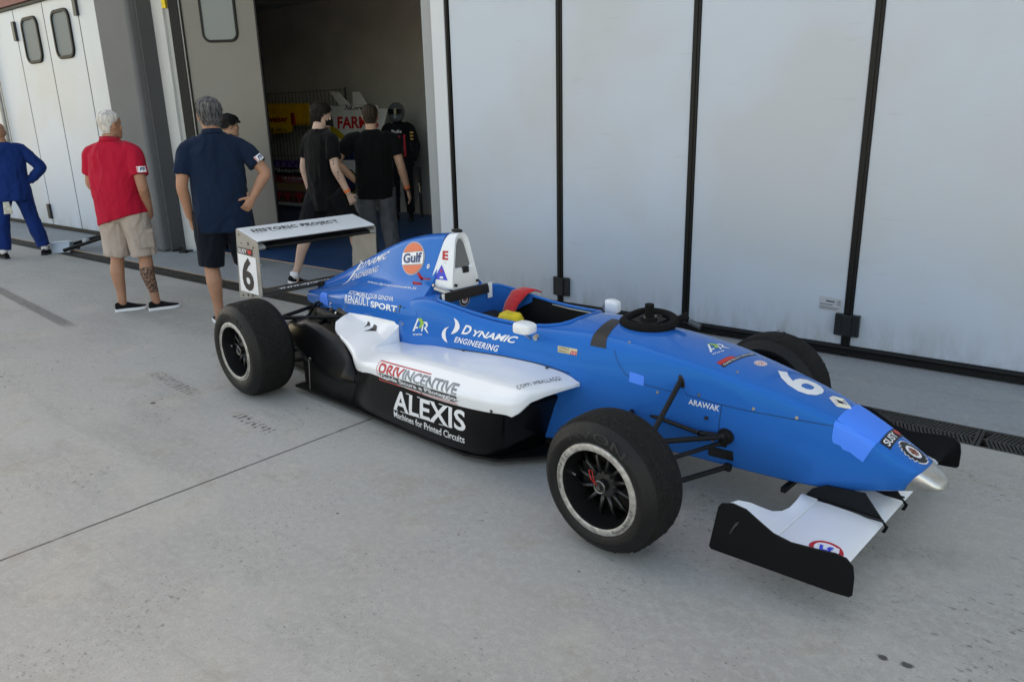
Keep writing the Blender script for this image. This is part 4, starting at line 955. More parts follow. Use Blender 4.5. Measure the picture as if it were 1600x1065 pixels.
for (x, z) in ((-1.665, .80),):
    side('ring_mark', shape2d([disc(.5, .5, .5, .5, 16)]), [(x - .012, -.1, z - .012), (x + .012, -.1, z - .012), (x + .012, -.1, z + .012), (x - .012, -.1, z + .012)], w_dec, [Tc]); side('ring_mark', shape2d([disc(.5, .5, .2, .2, 10)]), [(x - .012, -.1, z - .012), (x + .012, -.1, z - .012), (x + .012, -.1, z + .012), (x - .012, -.1, z + .012)], b_dec, [Tc], off=.0025)
# air intake
side('sticker', glyphs('E', .04), [(-1.562, -.094, .846), (-1.528, -.086, .845), (-1.534, -.072, .893), (-1.566, -.081, .893)], r_dec, [Th])
side('sticker', shape2d([[(.1, 0), (.9, 0), (.9, .1), (.1, .1)]]), [(-1.556, -.096, .83), (-1.533, -.09, .83), (-1.533, -.09, .842), (-1.556, -.095, .842)], k_dec, [Th])
tri = [(-1.596, -.138, .742), (-1.516, -.121, .738), (-1.52, -.105, .82), (-1.60, -.105, .82)]
side('sticker', shape2d([[(0, 0), (1, 0), (.48, 1)]]), tri, b2_dec, [Th])
side('sticker', shape2d([[(.47, .35), (.60, .62), (.48, .66), (.52, .88), (.40, .56), (.50, .52)]]), tri, r_dec, [Th], off=.0025)
side('sticker', shape2d([[(.42, .08), (.66, .08), (.66, .22), (.42, .22)]]), tri, w_dec, [Th], off=.0025)
# black tape strip across the scuttle
b = MB(); rows = []
for i in range(25):
    t = i / 24; y = lerp(-.30, -.02, t); row = []
    for k in range(5):
        u = k / 4; x = lerp(-.455 - .035 * t, -.372 - .062 * t, u)
        if i < 7:
            z = lerp(.598, .63, i / 6); h = Tt.ray_cast(Vector((x, -.6, z)), Vector((0, 1, 0)))
        else:
            h = Tt.ray_cast(Vector((x, lerp(-.185, -.01, (i - 7) / 17), 1)), Vector((0, 0, -1)))
        row.append(h[0] + h[1] * .002)
    rows.append(row)
b.grid(rows).build('black_tape', black_tape, car, smooth=True)
# nose top: read from the front, so 'right' is +y and 'up' is towards the cockpit
Tn = bvh(nose_tip)[0]
def top(name, bm, c, m, off=.0015, cell=.02): return lay(name, bm, c, m, car, [Tt, Tn], UP, off, cell)
def sq(x0, x1, w0, w1=None, yc=0): w1 = w1 or w0; return [(x0, yc - w0, .5), (x0, yc + w0, .5), (x1, yc + w1, .5), (x1, yc - w1, .5)]
top('race_number', glyphs('6', .022), sq(.492, .302, .068), w_dec)
A = mat('chrome', (.30, .30, .31), .2, metal=1)
dmd = [(.520, -.004), (.561, .032), (.606, .0), (.563, -.036)]
def ringpoly(o, i_): return [[o[k], o[(k + 1) % 4], i_[(k + 1) % 4], i_[k]] for k in range(4)]
b = MB(); cx_, cy_ = .563, 0
outr = [Vector((x, y, Tt.ray_cast(Vector((x, y, 1)), Vector((0, 0, -1)))[0].z)) for x, y in dmd]
inn = [Vector((lerp(cx_, v.x, .52), lerp(-.002, v.y, .52), v.z)) for v in outr]; zc_ = Tt.ray_cast(Vector((cx_, 0, 1)), Vector((0, 0, -1)))[0].z
inn = [Vector((v.x, v.y, zc_ + .5 * (cx_ - v.x))) for v in inn]
midr = [a.lerp(c_, .5) + Vector((.004, 0, .012)) for a, c_ in zip(outr, inn)]
b.loft([outr, midr, inn], caps=False); b.build('diamond_badge', A, car)
b = MB(); b.add([v + Vector((0, 0, .003)) for v in inn], [(0, 1, 2, 3)]); b.build('badge_centre', k_dec, car)
top('masking_tape', shape2d([[(0, 0), (1, 0), (1, 1), (0, 1)]]), [(.735, -.085, .5), (.735, .093, .5), (.600, .112, .5), (.592, -.105, .5)], tape_blue, .002)
side('masking_tape', shape2d([[(0, .36), (.05, .2), (.25, .22), (.35, .12), (.55, .14), (.75, .06), (.96, 0), (1, 1), (0, 1)]]), [(.588, -.12, .385), (.705, -.1, .352), (.736, -.09, .438), (.588, -.12, .484)], tape_blue, [Tt], .002)
top('sticker', shape2d(SQ), [(.775, -.074, .5), (.772, .079, .5), (.737, .083, .5), (.739, -.077, .5)], k_dec)
top('lettering', glyphs('SUSY', .02), [(.769, -.066, .5), (.767, .030, .5), (.742, .032, .5), (.744, -.067, .5)], w_dec, .003)
top('sticker', shape2d([[(.5, 0), (1, .5), (.95, .85), (.75, 1), (.5, .8), (.25, 1), (.05, .85), (0, .5)]]), [(.771, .038, .5), (.770, .076, .5), (.740, .078, .5), (.742, .040, .5)], r_dec, .003)
def cog(n=18, r0=.43, r1=.5):
    pts = []
    for k in range(n):
        for da, r in ((0, r1), (.42, r1), (.5, r0), (.92, r0)): a = 2 * math.pi * (k + da) / n; pts.append((.5 + r * math.cos(a), .5 + r * math.sin(a)))
    return pts
def badge(c, fn):
    fn('club_badge', shape2d([cog(18, .44, .5)]), c, w_dec, .0015); fn('club_badge', shape2d([cog(18, .40, .46)]), c, k_dec, .0025)
    fn('club_badge', shape2d([disc(.5, .5, .27, .27, 24)]), c, w_dec, .0035)
    fn('club_badge', shape2d([[(.32, .46), (.68, .46), (.68, .54), (.32, .54)], [(.46, .32), (.54, .32), (.54, .68), (.46, .68)]]), c, mat('badge_brown', (.20, .05, .02), .5), .0045)
    fn('club_badge', splice((glyphs('H', .03), .36, .36, .64, .64)), c, mat('badge_red', (.4, .1, .06), .5), .0042)
badge(sq(.882, .780, .049), top)
c = [(-1.478, -.068, .585), (-1.478, .014, .585), (-1.478, .014, .665), (-1.478, -.068, .665)]
def bk(name, bm, c_, m, off): return lay(name, bm, [Vector(q) + Vector((.004, 0, 0)) for q in c_], m, car, None, None, off)
badge(c, bk)
rd = sq(.252, .205, .034, .034, .02)
top('sticker', shape2d([disc(n=28)]), rd, w_dec); top('sticker', splice((glyphs('CB', .03), .24, .28, .76, .72)), rd, r_dec, .0025)
b_ = shape2d([disc(.5, .5, .43, .43, 28)]); top('sticker', b_, rd, r_dec, .002); top('sticker', shape2d([disc(.5, .5, .38, .38, 28)]), rd, w_dec, .0023)
gd = [(.146, -.128, .5), (.168, .112, .5), (.150, .112, .5), (.128, -.122, .5)]
top('sticker', shape2d(SQ), gd, k_dec); top('lettering', splice((glyphs('Guida Sicura e Pilotaggio', .01), .04, .15, .98, .85)), gd, w_dec, .0025)
top('sticker', shape2d([[(0, 0), (1, 0), (.9, 1), (0, 1)]]), [(.127, -.122, .5), (.140, -.012, .5), (.118, -.015, .5), (.106, -.118, .5)], r_dec)
ar_logo([(.066, -.075, .6), (.088, .048, .6), (.006, .075, .6), (-.012, -.03, .6)], UP, [Tt])
top('lettering', glyphs('www.dynamicteam.it', .0), [(-.535, .17, .6), (-.47, .20, .6), (-.49, .205, .6), (-.555, .175, .6)] if False else [(-.47, .10, .6), (-.54, .17, .6), (-.555, .165, .6), (-.485, .095, .6)], w_dec)
top('panel_gap', shape2d([[(0, 0), (1, 0), (1, .03), (0, .03)]]), sq(.30, .20, .0) if False else [(.335, -.001, .5), (.335, -.0005, .5), (.335, -.0005, .5), (.335, -.001, .5)], groove)
# front wing roundel
fw = [(.672, -.485, .16), (.775, -.446, .16), (.750, -.355, .16), (.647, -.394, .16)]
Tw = bvh([o for o in car.children if o.name.startswith('front_wing')][0])
for r_, m_, o_ in ((.5, r_dec, .0015), (.36, w_dec, .0022)): lay('roundel', shape2d([disc(.5, .5, r_, r_, 32)]), fw, m_, car, Tw, UP, o_)
lay('roundel', splice((glyphs('Lf', .05), .30, .34, .7, .68)), fw, b2_dec, car, Tw, UP, .003)
# endplates, rear wing
def flat(name, bm, c, m, off=.0015): return lay(name, bm, c, m, car, None, None, off)
e6 = [(-3.192, -.457, .520), (-2.957, -.457, .517), (-2.943, -.457, .762), (-3.174, -.457, .771)]
flat('number_panel', shape2d(SQ), e6, w_dec); flat('race_number', splice((glyphs('6', .03), .17, .05, .80, .95)), e6, k_dec, .003)
e2 = [(-3.173, -.457, .7735), (-2.978, -.457, .768), (-2.972, -.457, .811), (-3.165, -.457, .815)]
flat('sticker', shape2d(SQ), e2, k_dec); flat('lettering', splice((glyphs('SUSY', .02), .06, .16, .62, .84)), e2, w_dec, .003)
flat('sticker', shape2d([[(.80, .1), (.95, .5), (.93, .8), (.86, .88), (.80, .74), (.74, .88), (.67, .8), (.65, .5)]]), e2, r_dec, .003)
Tf = bvh([o for o in car.children if o.name.startswith('rear_flap')][0])
hc = [(-2.952, -.370, .93), (-2.945, .255, .93), (-3.065, .258, .93), (-3.085, -.37, .93)]
hc = [(-3.030, -.400, .93), (-3.020, .250, .93), (-3.085, .254, .93), (-3.105, -.388, .93)]
lay('lettering', glyphs('HISTORIC PROJECT', .028, 0, 1.1), hc, k_dec, car, Tf, UP, .0015)
ser = []; cuts = [0, .075, .10, .165, .20, .265, .30, .355]
n16 = len('HISTORIC PROJECT')
for k in range(n16):
    if 'HISTORIC PROJECT'[k] in 'HITRPJE':
        for v in (0, .95): ser.append([(k / n16 + .004, v), (k / n16 + .05, v), (k / n16 + .05, v + .05), (k / n16 + .004, v + .05)])
lay('lettering', shape2d(ser), hc, k_dec, car, Tf, UP, .0017)
Tw2 = bvh(lw)
lay('lettering', glyphs('www.dynamicteam.it', .03), [(-2.935, -.320, .56), (-2.935, .28, .56), (-2.965, .28, .56), (-2.965, -.320, .56)], w_dec, car, Tw2, UP, .0015)
for o in list(car.children):
    if o.name.startswith('panel_gap') and max((v.co - o.data.vertices[0].co).length for v in o.data.vertices) < .01: D.objects.remove(o)

# quarter-turn fasteners along the body joints
fm = mat('fastener', (.35, .35, .34), .35, metal=.9)
for (x, y, z, dv) in ((-.10, -.5, .462, SD), (.08, -.5, .488, SD), (.30, -.5, .475, SD), (.46, -.5, .472, SD), (.14, -.5, .30, SD), (-1.70, -.6, .50, SD), (-1.775, -.6, .56, SD), (-2.30, -.6, .50, SD), (-.28, -.17, 1, UP), (-.28, .17, 1, UP), (.20, -.12, 1, UP), (.20, .12, 1, UP)):
    h = None
    for T_ in (Tt, Tc):
        q = T_.ray_cast(Vector((x, y, z)), Vector(dv))
        if q[0] is not None and (h is None or (q[0] - Vector((x, y, z))).length < (h[0] - Vector((x, y, z))).length): h = q
    if h:
        c = h[0]; n_ = h[1] if h[1].dot(Vector(dv)) < 0 else -h[1]; MB().cyl(c - n_ * .002, c + n_ * .0018, .0065, n=16).build('fastener', fm, car, auto=40)
# ================================================================== people
skin_m = lambda n, c: mat(n, c, .55, spec=.35, bump=.1, bscale=90, var=.10, vscale=9)
skin_tan = skin_m('tanned_skin', (.40, .20, .13)); skin_fair = skin_m('fair_skin', (.52, .34, .27)); skin_mid = skin_m('skin', (.46, .26, .18))
eye_m = mat('eye', (.5, .5, .5), .2); lip_m2 = mat('lips', (.35, .12, .10), .5)
def cloth(n, c, var=.12):
    m = mat(n, c, .9, sheen=.04, spec=.15, bump=.25, bscale=160, var=var, vscale=6); t = m.node_tree
    old = [x for x in t.nodes if x.type == 'BUMP'][0]; tc = t.nodes.new('ShaderNodeTexCoord'); mp = t.nodes.new('ShaderNodeMapping'); mp.inputs['Scale'].default_value = (1, 1, .55); mp.inputs['Rotation'].default_value = (.3, .5, .2)
    ns = t.nodes.new('ShaderNodeTexNoise'); ns.inputs['Scale'].default_value = 6.5; ns.inputs['Detail'].default_value = 1.5; ns.inputs['Distortion'].default_value = .9
    t.links.new(tc.outputs['Object'], mp.inputs[0]); t.links.new(mp.outputs[0], ns.inputs[0]); bp = t.nodes.new('ShaderNodeBump'); bp.inputs['Strength'].default_value = .7; bp.inputs['Distance'].default_value = .06
    t.links.new(ns.outputs['Fac'], bp.inputs['Height']); t.links.new(old.outputs[0], bp.inputs['Normal']); t.links.new(bp.outputs[0], t.nodes['Principled BSDF'].inputs['Normal']); return m
def remesh(o, vox, smooth=2, fold=0, fscale=7, seed=0, zstretch=.45):
    md = o.modifiers.new('r', 'REMESH'); md.mode = 'VOXEL'; md.voxel_size = vox; md.use_smooth_shade = True
    if smooth: s = o.modifiers.new('s', 'SMOOTH'); s.factor = .6; s.iterations = smooth
    apply(o)
    if fold:
        me = o.data; off = Vector((seed * 3.1, seed * 1.7, seed * 2.3)); co = []
        for v in me.vertices:
            p = v.co; q = Vector((p.x * fscale, p.y * fscale, p.z * fscale * zstretch)) + off
            a = noise.noise(q + Vector((p.z * 2.2, 0, 0))); b_ = noise.noise(q * 2.1); r_ = 1 - abs(noise.noise(q * 1.3 + Vector((5, 5, 5)))) * 2
            dd = a * .8 + b_ * .45 + max(0, r_) ** 3 * .5; co.append(p + v.normal * fold * (dd if dd > 0 else dd * .5))
        for v, c in zip(me.vertices, co): v.co = c
    for p in o.data.polygons: p.use_smooth = True
    return o
def ell(c, rx, ry, n=28, p=2.3, fwd=0, tilt=0, lean=0):
    """horizontal super-ellipse ring at c; tilt raises the +x side, lean raises the front"""
    out = []
    for i in range(n):
        a = 2 * math.pi * i / n; ca, sa = math.cos(a), math.sin(a)
        x = math.copysign(abs(ca) ** (2 / p), ca) * rx; y = math.copysign(abs(sa) ** (2 / p), sa) * ry
        if fwd: x, y = x * math.cos(fwd) - y * math.sin(fwd), x * math.sin(fwd) + y * math.cos(fwd)
        out.append(Vector((c[0] + x, c[1] + y, c[2] + x * tilt + y * lean)))
    return out
def limb(b, pts, radii, n=14, sub=4):
    P_ = [Vector(p) for p in pts]; fine = []; rr = []
    for i in range(len(P_) - 1):
        p0 = P_[max(i - 1, 0)]; p1 = P_[i]; p2 = P_[i + 1]; p3 = P_[min(i + 2, len(P_) - 1)]
        for k in range(sub):
            t = k / sub; t2 = t * t; t3 = t2 * t
            m1 = (p2 - p0) * .35; m2 = (p3 - p1) * .35
            fine.append((2 * t3 - 3 * t2 + 1) * p1 + (t3 - 2 * t2 + t) * m1 + (-2 * t3 + 3 * t2) * p2 + (t3 - t2) * m2); rr.append(lerp(radii[i], radii[i + 1], t))
    fine.append(P_[-1]); rr.append(radii[-1]); b.tube(fine, rr, n)
def hand(b, wrist, dirv, palm_n, thumb, curl=.35, size=1.0, pose=None):
    """five fingers; dirv wrist->fingers, palm_n out of the palm, thumb side vector"""
    d = Vector(dirv).normalized(); n_ = Vector(palm_n); n_ = (n_ - d * n_.dot(d)).normalized(); t = d.cross(n_); t = t if t.dot(Vector(thumb)) > 0 else -t
    w_ = Vector(wrist); s = size
    # palm as stacked rings
    rings = []
    for u, hw, ht in ((-.02, .026, .021), (.01, .027, .018), (.04, .036, .017), (.075, .040, .015), (.095, .038, .012)):
        rings.append([w_ + d * u * s + t * math.cos(a) * hw * s + n_ * math.sin(a) * ht * s for a in [2 * math.pi * k / 14 for k in range(14)]])
    b.loft(rings)
    for off, ln, k in ((.029, .070, .9), (.010, .079, 1.0), (-.010, .073, 1.08), (-.028, .057, 1.2)):
        p = w_ + d * .088 * s + t * off * s; dd = (d + t * off * 2.0).normalized(); a = curl * k; pts = [p - dd * .02 * s, p]
        for j, fr in enumerate((.42, .32, .26)):
            dd = (dd * math.cos(a) + n_ * math.sin(a)).normalized(); p = p + dd * ln * fr * s; pts.append(p.copy()); a = curl * k * 1.15
        b.tube(pts, [.0088 * s, .0092 * s, .0086 * s, .0078 * s, .006 * s], 8)
    p = w_ + d * .02 * s + t * .024 * s; dd = (d * .7 + t * .8 + n_ * .25).normalized(); pts = [p.copy()]
    for j, ln in enumerate((.042, .033, .026)):
        p = p + dd * ln * s; pts.append(p.copy()); dd = (dd * .85 + d * .35 + n_ * .25 * (curl * 2)).normalized()
    b.tube(pts, [.013 * s, .0115 * s, .0098 * s, .007 * s], 8)
def head(b, c, yaw, pitch=0, s=1.0):
    """c = middle of the head (eye level); returns its matrix"""
    Mx = Matrix.Translation(Vector(c)) @ Matrix.Rotation(yaw, 4, 'Z') @ Matrix.Rotation(pitch, 4, 'X') @ Matrix.Scale(s, 4)
    rings = []
    # z, half width, front y, back y
    for z, w_, f, bk in ((-.118, .022, .070, .035), (-.112, .040, .082, -.005), (-.095, .052, .086, -.045), (-.07, .060, .086, -.062), (-.045, .065, .085, -.078), (-.015, .070, .082, -.092), (.015, .073, .084, -.098), (.045, .074, .086, -.100), (.07, .070, .080, -.096), (.092, .058, .062, -.080), (.106, .040, .035, -.055), (.113, .015, .005, -.025)):
        rings.append([Mx @ Vector((w_ * math.cos(a) * (1 if True else 1), (f + bk) / 2 + (f - bk) / 2 * math.sin(a), z)) for a in [2 * math.pi * k / 24 for k in range(24)]])
    b.loft(rings)
    def S(x, y, z, r): b_ = MB(); b_.sphere((0, 0, 0), r, 12, 8); b.add([Mx @ (Vector(v) + Vector((x, y, z))) for v in b_.v], b_.f)
    # nose, brow, cheeks, chin, ears
    b.add([Mx @ Vector(v) for v in ((0, .080, .02), (-.009, .082, -.005), (.009, .082, -.005), (0, .101, -.022), (-.016, .083, -.036), (.016, .083, -.036), (0, .104, -.034), (0, .082, -.042), (0, .05, -.01))], [(0, 1, 3), (0, 3, 2), (1, 4, 6, 3), (3, 6, 5, 2), (4, 7, 6), (7, 5, 6), (0, 8, 1), (0, 2, 8), (1, 8, 4), (2, 5, 8), (4, 8, 7), (5, 7, 8)])
    for sx in (-1, 1):
        S(sx * .033, .068, .022, (.022, .012, .008)); S(sx * .040, .060, -.030, (.020, .016, .022)); S(sx * .075, -.004, -.010, (.008, .018, .031)); S(sx * .080, -.010, .004, (.008, .014, .016))
    S(0, .078, -.066, (.024, .010, .008)); S(0, .074, -.098, (.022, .014, .014))
    return Mx
def face_bits(Mx, parent):
    b = MB()
    for sx in (-1, 1):
        q = MB(); q.sphere((0, 0, 0), (.012, .007, .007), 12, 8); b.add([Mx @ (Vector(v) + Vector((sx * .031, .078, .006))) for v in q.v], q.f)
    b.build('eyes', eye_m, parent, smooth=True)
    b = MB(); q = MB(); q.sphere((0, 0, 0), (.022, .006, .007), 12, 8); b.add([Mx @ (Vector(v) + Vector((0, .087, -.064))) for v in q.v], q.f); b.build('lips', lip_m2, parent, smooth=True)
def hair(Mx, m, parent, front=.055, thick=.010, low=-.06, fluff=.006, seed=0, top_thin=0, lowside=-.02):
    rings = []
    prof = ((-.085, .054, -.005, -.050), (-.06, .062, 0, -.068), (-.045, .066, 0, -.079), (-.015, .071, 0, -.093), (.015, .074, .084, -.099), (.045, .075, .087, -.101), (.07, .071, .081, -.097), (.092, .059, .063, -.081), (.106, .041, .036, -.056), (.115, .015, .005, -.025))
    vs = []
    n = 40; rows = 26; b = MB(); grid_o = []; grid_i = []
    for j in range(rows + 1):
        z = lerp(low, .116, (j / rows) ** .9); w_, f, bk = (lerp(*q) if False else 0 for q in ((0, 0, 0),) * 3) if False else (0, 0, 0)
        full = table([(-.118, .022, .070, .035), (-.095, .052, .086, -.045), (-.07, .060, .086, -.062), (-.045, .065, .085, -.078), (-.015, .070, .082, -.092), (.015, .073, .084, -.098), (.045, .074, .086, -.100), (.07, .070, .080, -.096), (.092, .058, .062, -.080), (.106, .040, .035, -.055), (.116, .008, .0, -.02)], z)
        w_, f, bk = full; ro = []; ri = []
        for k in range(n):
            a = 2 * math.pi * k / n; sa = math.sin(a)
            # hairline angle: where the face starts
            yl = (f + bk) / 2 + (f - bk) / 2 * sa
            lim = lerp(-.035, front + .04, max(0, min(1, (z - lowside) / .075))) if z < .055 else .2
            base = Vector((w_ * math.cos(a), yl, z)); cen = Vector((0, (f + bk) / 2, z * .6))
            d_ = (base - cen); d_.normalize(); nz = noise.noise(base * 40 + Vector((seed, seed, 0))) * fluff + noise.noise(base * 110 + Vector((seed, 0, 0))) * fluff * .6
            th = thick if yl < lim else -.012
            if z < low + .012: th = min(th, .002)
            if top_thin and z > .05: u_ = max(0, min(1, (z - .05) / .045)) * max(0, min(1, (yl + .085) / .05)); th = lerp(th, -.006, u_ * u_ * (3 - 2 * u_))
            ro.append(base + d_ * (th + (nz if th > 0 else 0))); ri.append(base - d_ * .02)
        grid_o.append(ro); grid_i.append(ri)
    rings = grid_o
    b.loft([[Mx @ v for v in r_] for r_ in rings])
    rnd = random.Random(seed + 5); M3 = Mx.to_3x3(); length = thick * 1.1 + .007
    for _ in range(1500):
        j = rnd.randrange(1, rows); k = rnd.randrange(n); p_ = grid_o[j][k]; cen = Vector((0, -.008, p_.z * .7)); nn = (p_ - cen).normalized()
        yl = p_.y; z = p_.z; lim = lerp(-.035, front + .04, max(0, min(1, (z - lowside) / .075))) if z < .055 else .2
        if yl > lim + .004 or z < low + .006: continue
        if top_thin and z > .06 and yl > -.06 and rnd.random() < .93: continue
        q = grid_o[j - 1][(k + 1) % n]; p0 = p_.lerp(q, rnd.random()) - nn * .004
        flow = Vector((p_.x * 1.5, -.05 + (p_.y * .6), -.06 - max(0, -p_.y) * .6)); flow = (flow - nn * flow.dot(nn)).normalized()
        sd_ = nn.cross(flow).normalized(); d_ = (flow + nn * rnd.uniform(.15, .6) + sd_ * rnd.uniform(-.5, .5)).normalized(); L_ = length * rnd.uniform(.6, 1.3); wv = .0024
        vs = [p0 - sd_ * wv, p0 + sd_ * wv, p0 + d_ * L_ * .6 + sd_ * wv * .7 , p0 + d_ * L_ * .6 - sd_ * wv * .7, p0 + d_ * L_ + flow * .003]
        b.add([Mx @ v for v in vs], [(0, 1, 2, 3), (3, 2, 4)])
    o = b.build('hair', m, parent, smooth=True); return o
def hair_mat(n, c, c2):
    m = mat(n, c, .7, spec=.2, var=0); t = m.node_tree; b_ = t.nodes['Principled BSDF']
    tc = t.nodes.new('ShaderNodeTexCoord'); mp = t.nodes.new('ShaderNodeMapping'); mp.inputs['Scale'].default_value = (1, 1, .25); ns = t.nodes.new('ShaderNodeTexNoise'); ns.inputs['Scale'].default_value = 60; ns.inputs['Detail'].default_value = 4
    t.links.new(tc.outputs['Object'], mp.inputs[0]); t.links.new(mp.outputs[0], ns.inputs[0]); r = t.nodes.new('ShaderNodeValToRGB'); r.color_ramp.elements[0].position = .35; r.color_ramp.elements[1].position = .68
    r.color_ramp.elements[0].color = (*c, 1); r.color_ramp.elements[1].color = (*c2, 1); t.links.new(ns.outputs['Fac'], r.inputs[0]); t.links.new(r.outputs[0], b_.inputs['Base Color'])
    bp = t.nodes.new('ShaderNodeBump'); bp.inputs['Strength'].default_value = .8; bp.inputs['Distance'].default_value = .01; t.links.new(ns.outputs['Fac'], bp.inputs['Height']); t.links.new(bp.outputs[0], b_.inputs['Normal'])
    return m
def shoe(b, bs, ank, az, s=1.0, tip=0):
    """b upper, bs sole; ank = ankle point (z ~ .09), az = toe direction in local frame; tip = heel lift"""
    f = Vector((-math.sin(az), math.cos(az), 0)); r = Vector((math.cos(az), math.sin(az), 0)); a = Vector(ank)
    g = Vector((a.x, a.y, 0)); 
    def Pt(u, v, w_): return g + f * u * s + r * v * s + Vector((0, 0, w_ * s + max(0, (.10 - u)) * tip + (a.z - .09 if not tip else 0)))
    out = [(-.075, .0, .028), (-.07, 0, .034), (-.03, 0, .036), (.03, 0, .038), (.09, .002, .046), (.14, .002, .048), (.18, .0, .042), (.21, -.004, .026), (.218, -.006, .01)]
    up = []
    for (u, c, w_), h, tw in zip(out, (.055, .085, .100, .094, .072, .056, .047, .040, .028), (.45, .62, .60, .62, .72, .82, .85, .8, .7)):
        ring = []
        for k in range(14):
            t = 2 * math.pi * k / 14; x = math.cos(t); z = math.sin(t); zz = .018 + (h - .018) * (z + 1) / 2
            ww = w_ * (1 if z < 0 else lerp(1, tw, z)) * 1.0; ring.append(Pt(u, c + x * ww, zz))
        up.append(ring)
    b.loft(up)
    so = []
    for (u, c, w_) in out: so.append([Pt(u * 1.03, c + x * (w_ + .003), z) for x, z in ((-1, .002), (-1, .024), (-.9, .028), (.9, .028), (1, .024), (1, .002), (.8, 0), (-.8, 0))])
    bs.loft(so)
def person(name, label, loc, az, S):
    """az = world azimuth (degrees) the body faces; S holds the pose in local metres"""
    H = S.get('h', 1.0)
    t = thing(name, label, 'person', loc, R(az - 90), S.get('group'))
    g = lambda k, d: Vector(S.get(k, d)) * H
    hipL, hipR = g('hipL', (-.095, 0, .90)), g('hipR', (.095, 0, .90)); knL, knR = g('kneeL', (-.11, .01, .49)), g('kneeR', (.11, .01, .49)); anL, anR = g('ankL', (-.12, -.02, .09)), g('ankR', (.12, -.02, .09))
    shL, shR = g('shL', (-.19, 0, 1.41)), g('shR', (.19, 0, 1.41)); elL, elR = g('elL', (-.25, -.02, 1.12)), g('elR', (.25, -.02, 1.12)); wrL, wrR = g('wrL', (-.26, .06, .88)), g('wrR', (.26, .06, .88))
    nk = g('neck', (0, -.01, 1.47)); hd = g('head', (0, .03, 1.615)); belly = S.get('belly', 1.0); wd = S.get('wide', 1.0); lg = S.get('leg', 1.0); am = S.get('arm', 1.0)
    bs_ = S.get('headscale', 1.0)
    sk = S['skin']
    b = MB()
    Mx = head(b, hd, R(S.get('headyaw', 0)), R(S.get('headpitch', 0)), bs_)
    limb(b, [nk - Vector((0, .01, .09)), nk, hd + Vector((0, -.03, -.075))], [.075, .060, .058])
    # trunk core
    pc = (hipL + hipR) / 2
    sl = (shR.z - shL.z) / max(.1, (shR - shL).length)
    tors = [(pc + Vector((0, 0, -.08)), .13, .085), (pc + Vector((0, 0, .03)), .155 * wd, .10 * belly), (pc + Vector((0, .0, .15)), .145 * wd, .095 * belly), (pc.lerp(nk, .55), .16 * wd, .105 * belly), (pc.lerp(nk, .78), .150 * wd, .09), (pc.lerp(nk, .90), .10 * wd, .07), (nk + Vector((0, 0, -.02)), .06, .06)]
    b.loft([ell(c, rx, ry, tilt=0) for c, rx, ry in tors])
    for a_, k_, n_ in ((hipL, knL, anL), (hipR, knR, anR)):
        m1 = a_.lerp(k_, .5); calf = k_.lerp(n_, .32) + Vector((0, -.022, 0))
        limb(b, [a_, m1, k_, calf, k_.lerp(n_, .75), n_ + Vector((0, 0, .0)), n_ - Vector((0, -.02, .05))], [q * lg for q in (.085, .072, .052, .056, .037, .034, .034)])
    for s_, e_, w_ in ((shL, elL, wrL), (shR, elR, wrR)):
        limb(b, [s_ + (nk - s_) * .25 + Vector((0, 0, -.07)), s_ + Vector((0, 0, -.045)), s_.lerp(e_, .5), e_, e_.lerp(w_, .35), w_], [q * am for q in (.045, .046, .048, .041, .041, .027)])
    for sd_, w_, e_ in (('L', wrL, elL), ('R', wrR, elR)):
        hp = S.get('hand' + sd_)
        if hp == 'none': continue
        hp = hp or {}
        d_ = hp.get('d', tuple((w_ - e_).normalized())); hand(b, w_ + (w_ - e_).normalized() * .01, d_, hp.get('n', (1, .3, 0) if sd_ == 'L' else (-1, .3, 0)), hp.get('t', (0, 1, 0)), hp.get('curl', .4), S.get('handsize', 1.0))
    body = b.build('body', sk, t); remesh(body, S.get('vox', .006), 1)
    if S.get('face', True): face_bits(Mx, t)
    if 'hair' in S: hair(Mx, S['hair'][0], t, **S['hair'][1])
    # shirt
    if 'shirt' in S:
        b = MB(); hem = S.get('hem', .80) * H; tl = S.get('hemtilt', 0); q = S.get('shirtw', 1.0)
        hc = Vector((pc.x, pc.y, hem)); ch = pc.lerp(nk, .62)
        T_ = [(hc, .185 * wd * q, .125 * belly * q, tl), (hc.lerp(ch, .25), .187 * wd * q, .132 * belly * q, tl * .6), (hc.lerp(ch, .5), .180 * wd * q, .132 * belly * q, 0), (hc.lerp(ch, .8), .183 * wd * q, .128 * belly, 0), (ch, .190 * wd, .125, 0), (pc.lerp(nk, .80), .190 * wd, .115, sl), (pc.lerp(nk, .90), .150 * wd, .094, sl), (pc.lerp(nk, .97), .105 * wd, .080, sl * .6), (nk + Vector((0, 0, .012)), .068, .066, 0)]
        b.loft([ell(c, rx, ry, p=2.5, tilt=ti) for c, rx, ry, ti in T_])
        slv = S.get('sleeve', .62)
        for s_, e_, w_ in ((shL, elL, wrL), (shR, elR, wrR)):
            inn = s_ + (nk - s_) * .42 - Vector((0, 0, .045))
            if slv <= 1:
                end = s_.lerp(e_, slv); limb(b, [inn, s_ - Vector((0, 0, .035)), s_.lerp(end, .5), end], [.080, .066 * am, .068 * am, .074 * am])
            else:
                limb(b, [inn, s_ - Vector((0, 0, .03)), s_.lerp(e_, .5), e_, e_.lerp(w_, .5), w_], [.085, .070, .068, .062, .054, .044])
        o = b.build('shirt' if not S.get('suit') else 'race_overall', S['shirt'], t)
        if S.get('suit'):
            b2 = MB(); b2.v = []; 
        remesh(o, .009, 3, S.get('fold', .014), 6, seed=len(name) + loc[0])
